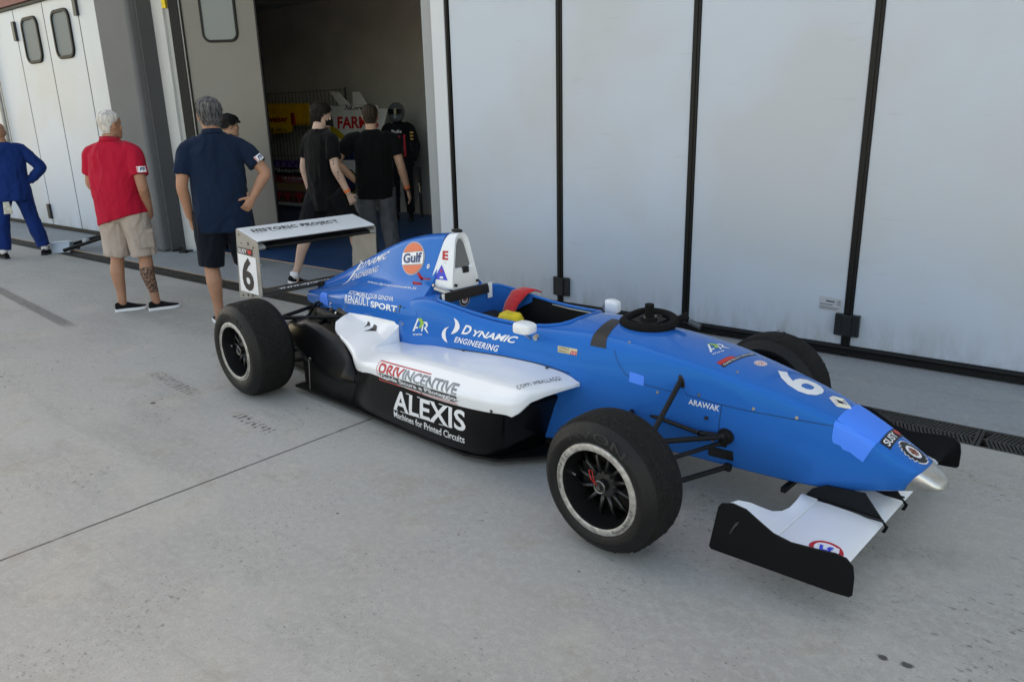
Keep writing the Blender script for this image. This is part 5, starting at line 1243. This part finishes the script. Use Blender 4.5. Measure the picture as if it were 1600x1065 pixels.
        if S.get('collar'):
            b = MB(); b.loft([ell(nk + Vector((0, -.004, z)), rx, ry, p=2, lean=-.12) for z, rx, ry in ((-.02, .075, .075), (.03, .070, .070), (.034, .074, .074), (.0, .086, .084))], caps=False); o2 = b.build('collar', S['shirt'], t, smooth=True)
    if 'pants' in S:
        b = MB(); to = S.get('pant_to', .46) * H; wz = pc.z + .10
        b.loft([ell((pc.x, pc.y, pc.z - .10), .12, .10), ell((pc.x, pc.y, pc.z - .04), .165 * wd, .125 * belly), ell((pc.x, pc.y, pc.z + .04), .168 * wd, .125 * belly), ell((pc.x, pc.y, wz), .158 * wd, .115 * belly)])
        pr_ = S.get('pantr', (.105, .098, .088, .070, .062))
        for a_, k_, n_ in ((hipL, knL, anL), (hipR, knR, anR)):
            if to > k_.z - .12:
                tt = (a_.z - to) / (a_.z - k_.z); end = a_ + (k_ - a_) * min(tt, 1.12); limb(b, [a_ + Vector((0, 0, -.01)), a_.lerp(end, .5), end], [pr_[0], pr_[1], pr_[2]])
            else:
                end = k_.lerp(n_, min(1.0, (k_.z - to) / (k_.z - n_.z))); limb(b, [a_, a_.lerp(k_, .5), k_, k_.lerp(end, .5), end], [pr_[0], pr_[1] * .96, pr_[2] * .96, pr_[3] * 1.06, pr_[4]])
        o = b.build(S.get('pname', 'shorts'), S['pants'], t); remesh(o, .009, 2, S.get('pfold', .012), 8, seed=loc[1] * 3)
    sc_ = S.get('shoes', k_dec); b = MB(); bs = MB(); i = 0
    for n_, az_, tip in ((anL, S.get('footL', 8), S.get('tipL', 0)), (anR, S.get('footR', -8), S.get('tipR', 0))):
        b = MB(); bs = MB(); shoe(b, bs, n_, R(az_), .88, tip); u = b.build('shoe', sc_, t); remesh(u, .006, 1); bs.build('sole', S.get('sole', w_dec), u, auto=40)
        if S.get('sock'): q = MB(); q.tube([n_ + Vector((0, 0, -.02)), n_ + Vector((0, -.002, .045))], .041, 14); q.build('sock', S['sock'], t, smooth=True)
    return t, Mx, dict(elR=elR, wrR=wrR, shR=shR, elL=elL, wrL=wrL, shL=shL, knR=knR, anR=anR, nk=nk, body=body)
def band_on(t, p, q, f, r, wd, m, name='wristband'):
    c = Vector(p).lerp(Vector(q), f); d = (Vector(q) - Vector(p)).normalized(); b = MB(); b.tube([c - d * wd / 2, c - d * wd / 2 * .99, c + d * wd / 2], [r, r * 1.02, r], 18); return b.build(name, m, t, auto=60)
def patch_on(t, target, c, d, w_, h, up, m, name='sleeve_patch', off=.003, bm=None):
    T = bvh(target)[0]; d = Vector(d).normalized(); up = Vector(up); r_ = d.cross(up).normalized(); up = r_.cross(d).normalized(); c = Vector(c)
    cs = [c - r_ * w_ / 2 - up * h / 2, c + r_ * w_ / 2 - up * h / 2, c + r_ * w_ / 2 + up * h / 2, c - r_ * w_ / 2 + up * h / 2]
    return lay(name, bm or shape2d(SQ), cs, m, t, T, d, off, .015)
def kid(t, n): return [c for c in t.children if c.name.split('.')[0] == n][0]

red_shirt = cloth('red_polo_cloth', (.46, .010, .035), .08); beige = cloth('beige_cotton', (.42, .35, .31)); navy = cloth('navy_polo_cloth', (.005, .016, .040), .15); navy_short = cloth('navy_shorts_cloth', (.006, .009, .015), .15)
royal = cloth('royal_blue_overall', (.002, .028, .15), .15); black_c = cloth('black_cotton', (.0035, .0035, .004)); jeans = cloth('grey_denim', (.075, .08, .09), .25); dark_short = cloth('black_shorts_cloth', (.006, .006, .008)); print_c = cloth('grey_print_cloth', (.12, .12, .12), .5)
shoe_k = cloth('black_mesh_shoe', (.008, .008, .009)); orange = mat('orange_band', (.9, .16, .03), .5)
grey_hair = hair_mat('grey_hair', (.022, .022, .025), (.16, .16, .165)); white_hair = hair_mat('white_hair', (.40, .38, .36), (.75, .73, .70)); dark_hair = hair_mat('dark_hair', (.006, .005, .004), (.022, .016, .012)); black_hair = hair_mat('black_hair', (.005, .005, .006), (.02, .018, .018)); brown_hair = hair_mat('cropped_brown_hair', (.018, .012, .008), (.05, .034, .024))

# red polo, beige shorts, tattooed calf
tA, MA, jA = person('person', 'white-haired man in red polo shirt and beige cargo shorts, tattoo on his calf', (-5.48, .16, 0), 118, dict(
    h=1.0, skin=skin_tan, belly=1.22, wide=1.12, arm=1.05, shirt=red_shirt, collar=True, hem=.82, hemtilt=.26, sleeve=.72, shirtw=1.05, pants=beige, pant_to=.50, pantr=(.118, .115, .108), pfold=.013,
    elL=(-.29, .03, 1.12), wrL=(-.22, .17, .93), elR=(.27, -.06, 1.10), wrR=(.22, .05, .90), handL=dict(n=(1, 0, 0), t=(0, 0, 1)), handR=dict(d=(-.3, .5, -.75), n=(-1, 0, 0), t=(0, 1, 0)),
    kneeL=(-.14, .01, .47), ankL=(-.135, -.03, .09), kneeR=(.13, .02, .47), ankR=(.15, .04, .09), footL=-50, footR=-46, head=(0, .02, 1.605), headyaw=-22, leg=1.06,
    hair=(white_hair, dict(low=-.078, thick=.003, fluff=.003, front=.02, seed=2)), shoes=shoe_k, sole=w_dec, vox=.0048))
tat = mat('tattoo_ink', (.05, .035, .03), .6)
t_ = tat.node_tree; n1 = t_.nodes.new('ShaderNodeTexVoronoi'); n1.inputs['Scale'].default_value = 62; n1.distance = 'CHEBYCHEV'; tc_ = t_.nodes.new('ShaderNodeTexCoord'); t_.links.new(tc_.outputs['Object'], n1.inputs['Vector'])
rp = t_.nodes.new('ShaderNodeValToRGB'); rp.color_ramp.interpolation = 'CONSTANT'; rp.color_ramp.elements[0].color = (.045, .03, .028, 1); rp.color_ramp.elements[1].position = .42; rp.color_ramp.elements[1].color = (.28, .15, .10, 1)
t_.links.new(n1.outputs['Distance'], rp.inputs[0]); t_.links.new(rp.outputs[0], t_.nodes['Principled BSDF'].inputs['Base Color'])
def sleeve_shell(t, body, p, q, f0, f1, m, name, off=.0012):
    """copies the skin faces between two fractions of a limb, a hair's breadth proud"""
    p, q = Vector(p), Vector(q); ax = (q - p); L = ax.length; ax.normalize(); bm = bmesh.new(); bm.from_mesh(body.data)
    kill = [f for f in bm.faces if not (f0 * L < (f.calc_center_median() - p).dot(ax) < f1 * L and (f.calc_center_median() - p - ax * (f.calc_center_median() - p).dot(ax)).length < .085)]
    bmesh.ops.delete(bm, geom=kill, context='FACES')
    for v in bm.verts: v.co += v.normal * off
    me = D.meshes.new(name); bm.to_mesh(me); bm.free(); me.materials.append(m); return link(D.objects.new(name, me), t)
sleeve_shell(tA, jA['body'], jA['knR'], jA['anR'], .18, .80, tat, 'calf_tattoo')
def f3patch(t, sh, c, d, up):
    w_, h = .072, .046; patch_on(t, sh, c, d, w_, h, up, w_dec); patch_on(t, sh, c, d, w_, h, up, b_dec, 'patch_print', .0045, splice((glyphs('F3', .05, .2), .3, .25, .85, .8))); patch_on(t, sh, c, d, w_, h, up, or_dec, 'patch_print', .0045, shape2d([[(.03, .1), (.10, .1), (.16, .9), (.03, .9)]]))
sA = jA['shR'].lerp(jA['elR'], .55); f3patch(tA, kid(tA, 'shirt'), sA + Vector((.05, -.03, 0)), (-.75, .66, 0), (0, 0, 1))
b = MB(); b.box(-.03, .03, -.006, .006, -.07, .07); MX = Matrix.Translation(Vector((.215, -.055, .66))) @ Matrix.Rotation(R(50), 4, 'Z')
b = MB(); b.box(-.065, .065, -.008, .004, -.085, .05, MX); b.box(-.07, .07, -.012, .004, .035, .075, MX); o = b.build('cargo_pocket', beige, tA); bevel(o, .006, 2)

# navy polo, hand on hip
tB, MB_, jB = person('person', 'grey-haired man in navy polo shirt and shorts, right hand on his hip', (-4.36, .43, 0), 152, dict(
    h=1.03, skin=skin_tan, belly=1.1, wide=1.04, arm=1.06, shirt=navy, collar=True, hem=.74, sleeve=.72, shirtw=1.10, pants=navy_short, pant_to=.47, pantr=(.125, .118, .100),
    shL=(-.19, 0, 1.39), shR=(.19, 0, 1.40), elL=(-.262, -.03, 1.10), wrL=(-.235, .06, .85), elR=(.345, -.08, 1.17), wrR=(.235, -.13, 1.00), handL=dict(n=(1, .2, 0), t=(0, 1, 0), curl=.55),
    handR=dict(d=(-.55, -.05, -.75), n=(-.3, .95, 0), t=(-.9, 0, .3), curl=.5), kneeL=(-.13, 0, .47), ankL=(-.12, -.03, .09), kneeR=(.14, .03, .47), ankR=(.17, .02, .09), head=(0, .02, 1.605), headyaw=6, headscale=1.10, leg=1.1,
    hair=(grey_hair, dict(low=-.085, thick=.012, fluff=.006, seed=5)), shoes=shoe_k, vox=.0048))
sB = jB['shR'].lerp(jB['elR'], .58); f3patch(tB, kid(tB, 'shirt'), sB + Vector((.03, -.06, .02)), (-.35, .9, -.15), (-.55, 0, .9))

# blue racing overall at the left edge
tC, MC, jC = person('person', 'bald man in royal blue racing overall walking away at the left edge', (-9.80, .77, 0), 165, dict(
    h=.975, skin=skin_tan, belly=1.15, wide=1.12, shirt=royal, hem=.74, sleeve=2, suit=True, pants=royal, pname='overall_trousers', pant_to=.12, pantr=(.120, .108, .088, .080, .078), pfold=.014, fold=.014,
    elR=(.37, -.08, 1.14), wrR=(.22, -.02, .97), elL=(-.30, -.02, 1.12), wrL=(-.27, .10, .88), handR=dict(d=(-.8, .3, -.3), n=(0, 1, 0), t=(0, 0, -1)), kneeL=(-.17, .03, .49), ankL=(-.22, .0, .09), kneeR=(.17, .02, .49), ankR=(.24, -.02, .09),
    footL=20, footR=-30, head=(-.01, .02, 1.60), shoes=shoe_k, sole=k_dec, sock=w_dec))
gl = MB(); [gl.tube([(-.115 + .012 * k, -.135, .70), (-.12 + .016 * k, -.15, .63), (-.13 + .02 * k, -.145, .57)], [.012, .013, .009]) for k in range(5)]; gl.box(-.125, -.06, -.15, -.13, .64, .72); o = gl.build('racing_gloves', mat('white_leather', (.6, .58, .5), .6, var=.3, vscale=40)); o.parent = tC; remesh(o, .005, 1); o.name = 'gloves'
tC_g = o

# black T-shirt and mask, entering the garage
tD, MD, jD = person('person', 'dark-haired man in long black T-shirt and black shorts with a black face mask', (-4.97, 1.93, 0), 84, dict(
    h=1.03, skin=skin_fair, belly=1.05, wide=.98, vox=.0048, shirt=black_c, hem=.72, sleeve=.70, shirtw=1.0, pants=dark_short, pant_to=.50, pantr=(.125, .125, .125), shoes=shoe_k, sole=w_dec, sock=w_dec,
    elR=(.25, -.02, 1.12), wrR=(.25, .10, .88), handR=dict(n=(-1, .2, 0), t=(0, 1, 0), curl=.7), elL=(-.24, -.06, 1.12), wrL=(-.24, -.02, .88),
    kneeL=(-.10, -.16, .49), ankL=(-.10, -.36, .105), tipL=.25, kneeR=(.10, .22, .50), ankR=(.10, .36, .09), footL=0, footR=0, head=(0, .04, 1.60), headyaw=-6, headpitch=-.1,
    hair=(dark_hair, dict(low=-.06, thick=.014, fluff=.007, seed=8))))
b = MB(); rows = []
for j in range(7):
    z = lerp(-.108, -.012, j / 6); row = []
    for k in range(13):
        a = R(lerp(-8, 188, k / 12)); rr = (.064 + .004 * math.sin(j)) ; f = .100 if j < 5 else .096
        row.append(MD @ Vector((math.cos(a) * (rr + .003), max(.0, math.sin(a)) * f + .002 + (.010 if 4 < k < 8 else 0), z - (.012 * abs(k - 6) / 6 * (1 if j > 3 else -1)))))
    rows.append(row)
b.grid(rows).build('face_mask', black_c, tD, smooth=True)
b = MB()
for sx in (-1, 1): b.tube([MD @ Vector((sx * .070, .01, -.03)), MD @ Vector((sx * .083, -.012, .005)), MD @ Vector((sx * .084, -.022, -.01))], .0018, 6)
b.build('mask_strap', black_c, tD)
band_on(tD, jD['elR'], jD['wrR'], .88, .034, .022, orange)
sleeve_shell(tD, jD['body'], jD['elR'], jD['wrR'], .1, .62, skin_fair, 'arm_skin') if False else None
ink = mat('arm_ink', (.05, .05, .06), .6)
TB = bvh(jD['body'])[0]
for f0, k in ((-.55, 'MMXIV'), (.28, 'Libero')):
    c = jD['elR'].lerp(jD['wrR'], f0) if f0 > 0 else jD['elR'].lerp(jD['shR'], .25)
    patch_on(tD, jD['body'], c + Vector((.03, -.03, 0)), (-.8, .6, 0), .012, .09, (0, 0, 1), ink, 'arm_tattoo', .001, splice((shape2d([[(0, 0), (1, .1), (.8, .3), (.1, .2)], [(0, .4), (1, .45), (.9, .6), (.2, .6)], [(.1, .7), (.9, .75), (1, 1), (0, .9)]]), 0, 0, 1, 1)))

# black T-shirt, grey jeans
tE, ME, jE = person('person', 'short-haired man in black T-shirt and grey jeans with orange wristband', (-4.86, 2.50, 0), 138, dict(
    h=1.015, skin=skin_mid, belly=1.0, wide=1.04, arm=1.08, shirt=black_c, hem=.80, sleeve=.66, pants=jeans, pname='jeans', pant_to=.13, pantr=(.112, .10, .092, .078, .068), shoes=shoe_k,
    shL=(-.20, 0, 1.41), shR=(.20, 0, 1.41), elL=(-.37, -.06, 1.17), wrL=(-.20, .02, .98), handL=dict(d=(.8, .2, -.4), n=(0, 1, 0), t=(0, 0, 1)), elR=(.27, -.04, 1.12), wrR=(.33, .05, .86), handR=dict(n=(-1, .3, 0), t=(0, 1, 0), curl=.3),
    head=(0, .02, 1.605), headyaw=-6, kneeL=(-.10, .05, .49), ankL=(-.10, .08, .09), kneeR=(.12, -.02, .49), ankR=(.16, -.10, .09),
    hair=(brown_hair, dict(low=-.07, thick=.006, fluff=.003, seed=3))))
band_on(tE, jE['elR'], jE['wrR'], .86, .035, .024, orange); band_on(tE, jE['elR'], jE['wrR'], .95, .032, .012, k_dec)

# youth half hidden behind the navy shirt
tF, MF, jF = person('person', 'black-haired youth in profile half hidden behind the man in navy', (-6.66, 1.98, 0), 66, dict(
    h=.985, skin=skin_mid, wide=.9, shirt=print_c, hem=.84, sleeve=.62, pants=dark_short, pant_to=.48, shoes=shoe_k, head=(0, .03, 1.60),
    hair=(black_hair, dict(low=-.03, thick=.016, fluff=.008, seed=11, front=.09))))
b = MB(); rows = []
for k in range(9):
    a = R(lerp(35, 145, k / 8)); rows.append([MF @ Vector((math.cos(a) * r_, math.sin(a) * r_ + .005, z)) for r_, z in ((.075, .062), (.10, .05), (.118, .04))])
o = b.grid(rows).build('hair_fringe', black_hair, tF, smooth=True); md = o.modifiers.new('s', 'SOLIDIFY'); md.thickness = .02; apply(o)
# ================================================================== inside the garage
def dark(n, c, r=.7): return mat(n, c, r, var=.1, vscale=8)
GY = 6.0
MB().box(-16, 6, 6.6, 6.68, 0, 3.7).build('partition', mat('partition_grey', (.55, .54, .51), .9, var=.1, vscale=1.5), bd)
gt = thing('wire_rack', 'tall dark wire mesh display grid standing along the garage back', 'wire rack', (-10.9, GY + .04, 0))
b = MB()
for i in range(27): b.cyl((-1.35 + i * .105, 0, .05), (-1.35 + i * .105, 0, 2.14), .0045, n=6)
for z in (.06, .5, 1.0, 1.5, 2.13): b.cyl((-1.37, -.006, z), (1.40, -.006, z), .004, n=6)
b.build('mesh_panel', dark('rack_wire', (.012, .012, .012)), gt)
b = MB()
for x in (-1.39, 1.42): b.cyl((x, 0, 0), (x, 0, 2.16), .015)
b.build('rack_frame', dark('rack_steel', (.02, .02, .02)), gt)
def pane(name, pts, m, y, th=.006, par=None, wav=0):
    """upright sheet from (X, Z) outline, with real thickness"""
    o = MB().prism([(x, z) for x, z in pts], 1, y, y + th).build(name, m, par); return o
def txt(name, s, x0, x1, z0, z1, y, m, par, bold=.02, shear=0): return lay(name, glyphs(s, bold, shear), [(x0, y, z0), (x1, y, z0), (x1, y, z1), (x0, y, z1)], m, par, None, None, .002)
yl = mat('yellow_banner', (.98, .50, .01), .8, var=.15, vscale=6); rt = mat('banner_red', (.42, .01, .01), .8); bk_ = mat('banner_black', (.01, .01, .01), .8)
def banner(name, label, pts, y, wav):
    b = MB(); rows = []; (xa, za0, za1), (xb, zb0, zb1) = pts
    for i in range(31):
        u = i / 30; x = lerp(xa, xb, u); yy = y + wav * math.sin(u * 17) - wav * .6 * math.sin(u * 7 + 1); rows.append([(x, yy + .01 * k, lerp(lerp(za0, zb0, u), lerp(za1, zb1, u), k / 4)) for k in range(5)])
    o = b.grid(rows).build(name, yl, smooth=True); md = o.modifiers.new('s', 'SOLIDIFY'); md.thickness = .004; apply(o); return tag(o, label, 'banner')
fB = banner('banner', 'plain yellow banner with red edge hanging on the wire rack, behind the lettered one', ((-11.80, 1.60, 1.965), (-10.47, 1.545, 1.925)), GY - .01, .010)
fF = thing('banner', 'yellow banner with red and black lettering hanging on the wire rack', 'banner')
b = MB(); rows = []
for i in range(31):
    u = i / 30; x = lerp(-12.05, -10.84 - .10 * 0, u); yy = GY - .06 + .012 * math.sin(u * 15); rows.append([(x - .12 * (1 - k / 4) * u, yy, lerp(lerp(1.42, 1.44, u) - .02 * math.sin(u * 3), lerp(1.80, 1.80, u), k / 4)) for k in range(5)])
o = b.grid(rows).build('cloth', yl, fF, smooth=True); md = o.modifiers.new('s', 'SOLIDIFY'); md.thickness = .004; apply(o)
txt('lettering', 'Budweiser', -12.02, -11.02, 1.615, 1.73, GY - .082, rt, fF, .03); txt('lettering', 'UCI', -11.85, -11.52, 1.44, 1.52, GY - .082, bk_, fF, .03); txt('lettering', 'OFFICIAL', -11.44, -11.08, 1.45, 1.50, GY - .082, bk_, fF, .0)
MB().box(-10.92, -10.84, GY - .09, GY - .055, 1.56, 1.77).build('red_trim', rt, fF)
# poster
ps = thing('poster', 'race car poster with purple, black and orange bands on the wire rack', 'poster')
y0 = GY - .03
def band_(n, x0, x1, z0, z1, m, y=None, th=.004): MB().box(x0, x1, (y or y0), (y or y0) + th, z0, z1).build(n, m, ps)
band_('sheet', -14.0, -10.68, -.0 + .06, .93, dark('poster_paper', (.10, .10, .11)))
P2 = y0 - .0045
band_('band', -13.98, -10.70, .79, .92, mat('poster_purple', (.30, .17, .48), .6), P2); band_('band', -13.98, -10.70, .64, .785, k_dec, P2); band_('band', -13.98, -10.70, .50, .635, mat('poster_red', (.45, .04, .05), .6), P2); band_('band', -13.98, -10.70, .35, .495, mat('poster_ochre', (.50, .32, .16), .6), P2); band_('band', -13.98, -10.70, .13, .345, mat('poster_rust', (.28, .10, .08), .6), P2); band_('band', -13.98, -10.70, .065, .125, mat('poster_white', (.8, .8, .8), .6), P2)
pv = mat('poster_violet_ink', (.06, .03, .2), .6)
txt('lettering', 'DRIVINCENTIVE', -13.9, -10.72, .80, .91, P2 - .001, pv, ps, .03); txt('lettering', 'Guida Sicura e Pilotaggio', -13.3, -10.74, .665, .775, P2 - .001, w_dec, ps, .02); txt('lettering', 'USI E FEDERE', -11.45, -10.8, .56, .61, P2 - .001, w_dec, ps); txt('lettering', 'AUTODROMO', -11.4, -10.85, .51, .545, P2 - .001, w_dec, ps, 0)
b = MB()
for cx_ in (-11.65, -11.35, -10.98): b.prism([(cx_ + .13 * math.cos(a) * (1 if abs(math.sin(a)) < .8 else .7), .24 + .085 * math.sin(a)) for a in [2 * math.pi * i / 14 for i in range(14)]], 1, P2 - .004, P2 - .001)
b.build('car_picture', mat('poster_car_red', (.7, .06, .08), .5), ps)
b = MB()
for cx_ in (-11.65, -11.35, -10.98):
    for sx in (-1, 1): b.prism([(cx_ + sx * .095 + .03 * math.cos(a), .20 + .045 * math.sin(a)) for a in [2 * math.pi * i / 12 for i in range(12)]], 1, P2 - .007, P2 - .0045)
b.build('tyre_picture', k_dec, ps)
# white fairing with fins, leaning against the rack
pale = mat('fairing_white', (.85, .85, .83), .45, var=.08, vscale=4)
fr = thing('body_panel', 'white race car body panel with two fins, red lettering and yellow flash', 'body panel')
yf = GY - .07
o = pane('shell', [(-9.84, 1.865), (-8.60, 1.84), (-8.595, 1.79), (-8.36, 1.78), (-8.47, 1.52), (-8.64, 1.27), (-8.90, 1.19), (-9.133, 1.14), (-9.366, 1.17), (-9.62, 1.24), (-9.84, 1.34), (-9.90, 1.5)], pale, yf, .05, fr); bevel(o, .015, 3)
for nm, pts in (('fin', [(-9.77, 2.10), (-9.56, 2.085), (-9.28, 1.866), (-9.56, 1.866)]), ('fin', [(-9.18, 2.07), (-9.02, 2.065), (-8.85, 1.856), (-9.20, 1.856)])): o = pane(nm, pts, pale, yf + .01, .03, fr); bevel(o, .006, 2)
lay('lettering', glyphs('FARI S' if False else 'FARM S', .03), [(-9.63, yf, 1.475), (-8.57, yf, 1.475), (-8.57, yf, 1.675), (-9.61, yf, 1.68)], mat('panel_red', (.7, .012, .012), .5), fr)
b = MB()
for i in range(5):
    x = -9.62 + i * .19
lay('lettering', glyphs('NLore', .03, .3), [(-9.40, yf, 1.785), (-8.92, yf, 1.775), (-8.91, yf, 1.84), (-9.39, yf, 1.85)], k_dec, fr)
lay('flash', shape2d([[(0, .55), (.0, 1), (.35, .72), (1, .02), (.5, .10)]]), [(-9.83, yf, 1.27), (-9.32, yf, 1.27), (-9.32, yf, 1.56), (-9.83, yf, 1.56)], mat('panel_yellow', (.6, .42, .02), .5), fr)
lo_ = thing('body_panel', 'narrow white body panel with dark blue top and yellow-edged ring, under the finned one', 'body panel')
o = pane('shell', [(-9.80, .94), (-9.08, .95), (-9.14, .50), (-9.265, .03), (-9.514, .01), (-9.70, .35), (-9.80, .6)], pale, yf + .02, .04, lo_); bevel(o, .01, 2)
pane('blue_top', [(-9.80, 1.19), (-9.20, 1.13), (-9.10, .955), (-9.80, .945)], mat('panel_blue', (.01, .025, .10), .5), yf + .02, .04, lo_)
for r0, r1, m_ in ((.225, .20, k_dec), (.20, .185, mat('ring_yellow', (.6, .42, .03), .5)), (.185, .15, k_dec), (.15, .0, mat('ring_blue', (.02, .03, .10), .5))):
    pts = [[(.5 + r0 * math.cos(R(a)), .5 + r0 * math.sin(R(a))), (.5 + r0 * math.cos(R(a + 10)), .5 + r0 * math.sin(R(a + 10))), (.5 + r1 * math.cos(R(a + 10)), .5 + r1 * math.sin(R(a + 10))), (.5 + r1 * math.cos(R(a)), .5 + r1 * math.sin(R(a)))] for a in range(0, 360, 10)] if r1 else [disc(.5, .5, r0, r0, 24)]
    lay('ring', shape2d(pts), [(-9.95, yf + .02, .07), (-8.95, yf + .02, .07), (-8.95, yf + .02, 1.07), (-9.95, yf + .02, 1.07)], m_, lo_)
lay('lettering', glyphs('Liguria', .0), [(-9.55, yf + .02, .34), (-9.25, yf + .02, .345), (-9.25, yf + .02, .40), (-9.55, yf + .02, .395)], k_dec, lo_)
# mannequin in dark race suit with helmet
suit = cloth('dark_suit', (.012, .012, .016), .3)
mn, MM, jM = person('mannequin', 'mannequin in dark race suit and grey full-face helmet at the garage back', (-8.02, 5.85, 0), 300, dict(h=1.06, skin=suit, shirt=suit, suit=True, sleeve=2, hem=.85, pants=suit, pname='suit_trousers', pant_to=.12, vox=.012, face=False, shoes=shoe_k, sole=k_dec,
    elL=(-.27, .0, 1.12), wrL=(-.26, .14, .92), elR=(.27, 0, 1.12), wrR=(.27, .08, .86)))
mn['category'] = 'mannequin'
b = MB(); q = MB(); q.sphere((0, 0, 0), (.135, .155, .15), 24, 16); b.add([MM @ (Vector(v) + Vector((0, -.005, .01))) for v in q.v], q.f)
q = MB(); q.sphere((0, 0, 0), (.105, .10, .08), 20, 12); b.add([MM @ (Vector(v) + Vector((0, .06, -.075))) for v in q.v], q.f)
o = b.build('helmet', mat('helmet_grey', (.10, .12, .135), .25, coat=.5), mn); remesh(o, .008, 2)
b = MB(); rows = []
for j in range(6): rows.append([MM @ Vector((math.cos(R(a)) * .138, math.sin(R(a)) * .160, lerp(-.025, .055, j / 5))) for a in range(30, 151, 10)])
b.grid(rows).build('visor', mat('visor', (.01, .01, .012), .08, spec=.8), mn, smooth=True)
shm = kid(mn, 'race_overall'); rs = mat('suit_red', (.6, .02, .04), .7); ws = mat('suit_white', (.85, .85, .85), .7); go = mat('suit_gold', (.7, .42, .12), .7)
for (x, z, w_, h, m_, s_) in ((.0, 1.42, .17, .05, ws, 'RBULL' if False else 'Bulls'), (.0, 1.34, .12, .03, rs, None), (.03, 1.33, .10, .025, ws, 'DRIVE'), (0, 1.08, .03, .02, ws, None), (.06, 1.08, .03, .02, ws, None)):
    patch_on(mn, shm, (x, .14, z), (0, -1, 0), w_, h, (0, 0, 1), m_, 'suit_patch', .005, glyphs(s_, .02) if s_ else None)
for sx in (-1, 1):
    for z in (1.40, 1.35, 1.30): patch_on(mn, shm, (sx * .235, .10, z), (0, -1, 0), .05, .025, (0, 0, 1), go, 'suit_patch', .005)
    patch_on(mn, shm, (sx * .12, .14, 1.2), (0, -1, 0), .03, .34, (0, 0, 1), rs, 'suit_stripe', .004)
# socket box and a small bright fitting on the wall
sbx = thing('socket_box', 'pale grey electrical socket box high on the garage back wall', 'socket box', (-7.82, 6.55, 0))
o = MB().box(-.21, .21, 0, .05, 1.84, 2.05).build('case', mat('socket_grey', (.7, .72, .74), .5), sbx); bevel(o, .01, 2)
for x in (-.10, .08): MB().cyl((x, -.012, 1.945), (x, 0, 1.945), .045).build('socket', dark('socket_dark', (.03, .035, .05)), sbx)
kb = thing('tool_hook', 'small bright metal hook on the garage wall beside the mannequin', 'hook', (-7.68, 5.9, .56))
b = MB(); b.sphere((0, 0, .03), (.02, .015, .03)); b.tube([(0, 0, .02), (.03, 0, -.02), (.015, 0, -.07), (.045, 0, -.1)], .01); b.build('hook', mat('bright_brass', (.7, .62, .4), .3, metal=.8), kb, smooth=True)
MB().box(-.02, .04, .015, .03, -.5, .3).build('hook_plate', dark('plate_dark', (.03, .03, .03)), kb)

# ================================================================== small things by the left column
st_ = thing('trolley', 'folded black trolley frame lying by the column behind the man in red', 'trolley', (-9.6, 1.6, 0))
b = MB(); b.tube([(-.35, -.35, .03), (-.1, .0, .14), (.35, .35, .26)], .022); b.tube([(-.05, -.42, .03), (.1, .1, .16), (.45, .30, .25)], .022); b.tube([(-.2, -.3, .05), (.05, -.25, .05)], .015); b.build('frame', matt_black, st_, smooth=True)
b = MB(); b.box(-.05, .42, .1, .5, .10, .33); o = b.build('bag', matt_black, st_); remesh(o, .02, 2, .03, 5)
b = MB(); b.box(-.16, -.09, -.08, -.02, .09, .14, Matrix.Rotation(.4, 4, 'Z')); o = b.build('clamp', mat('clamp_white', (.45, .5, .55), .5), st_)
wd_ = thing('wheel_chock', 'small silver wedge with pale top lying on the drain left of the man in red', 'wedge', (-9.78, 1.22, 0), R(-35))
b = MB(); b.prism([(-.16, 0), (.12, 0), (.06, .13), (-.10, .13)], 1, -.12, .12); o = b.build('wedge_body', mat('wedge_silver', (.38, .45, .52), .4, metal=.3), wd_); bevel(o, .01, 2)
MB().box(-.075, .035, -.085, .085, .1305, .134).build('wedge_top', mat('wedge_pale', (.55, .66, .8), .35), wd_)
cl_ = thing('clamp', 'black plastic clamp lying on the floor beside the column foot', 'clamp', (-8.25, 2.06, 0), R(20))
b = MB(); b.tube([(-.12, 0, .02), (-.02, .04, .045), (.06, 0, .02), (.18, .02, .025)], [.012, .02, .015, .012]); b.box(.02, .12, -.05, .0, 0, .035); b.build('jaw', matt_black, cl_, smooth=False)
sp_ = thing('red_clip', 'small red clip on the floor in front of the column', 'clip', (-8.62, 1.62, 0))
b = MB(); b.box(-.05, .09, -.02, .02, 0, .03); o = b.build('clip_body', mat('clip_red', (.6, .01, .06), .5), sp_); bevel(o, .006, 1)
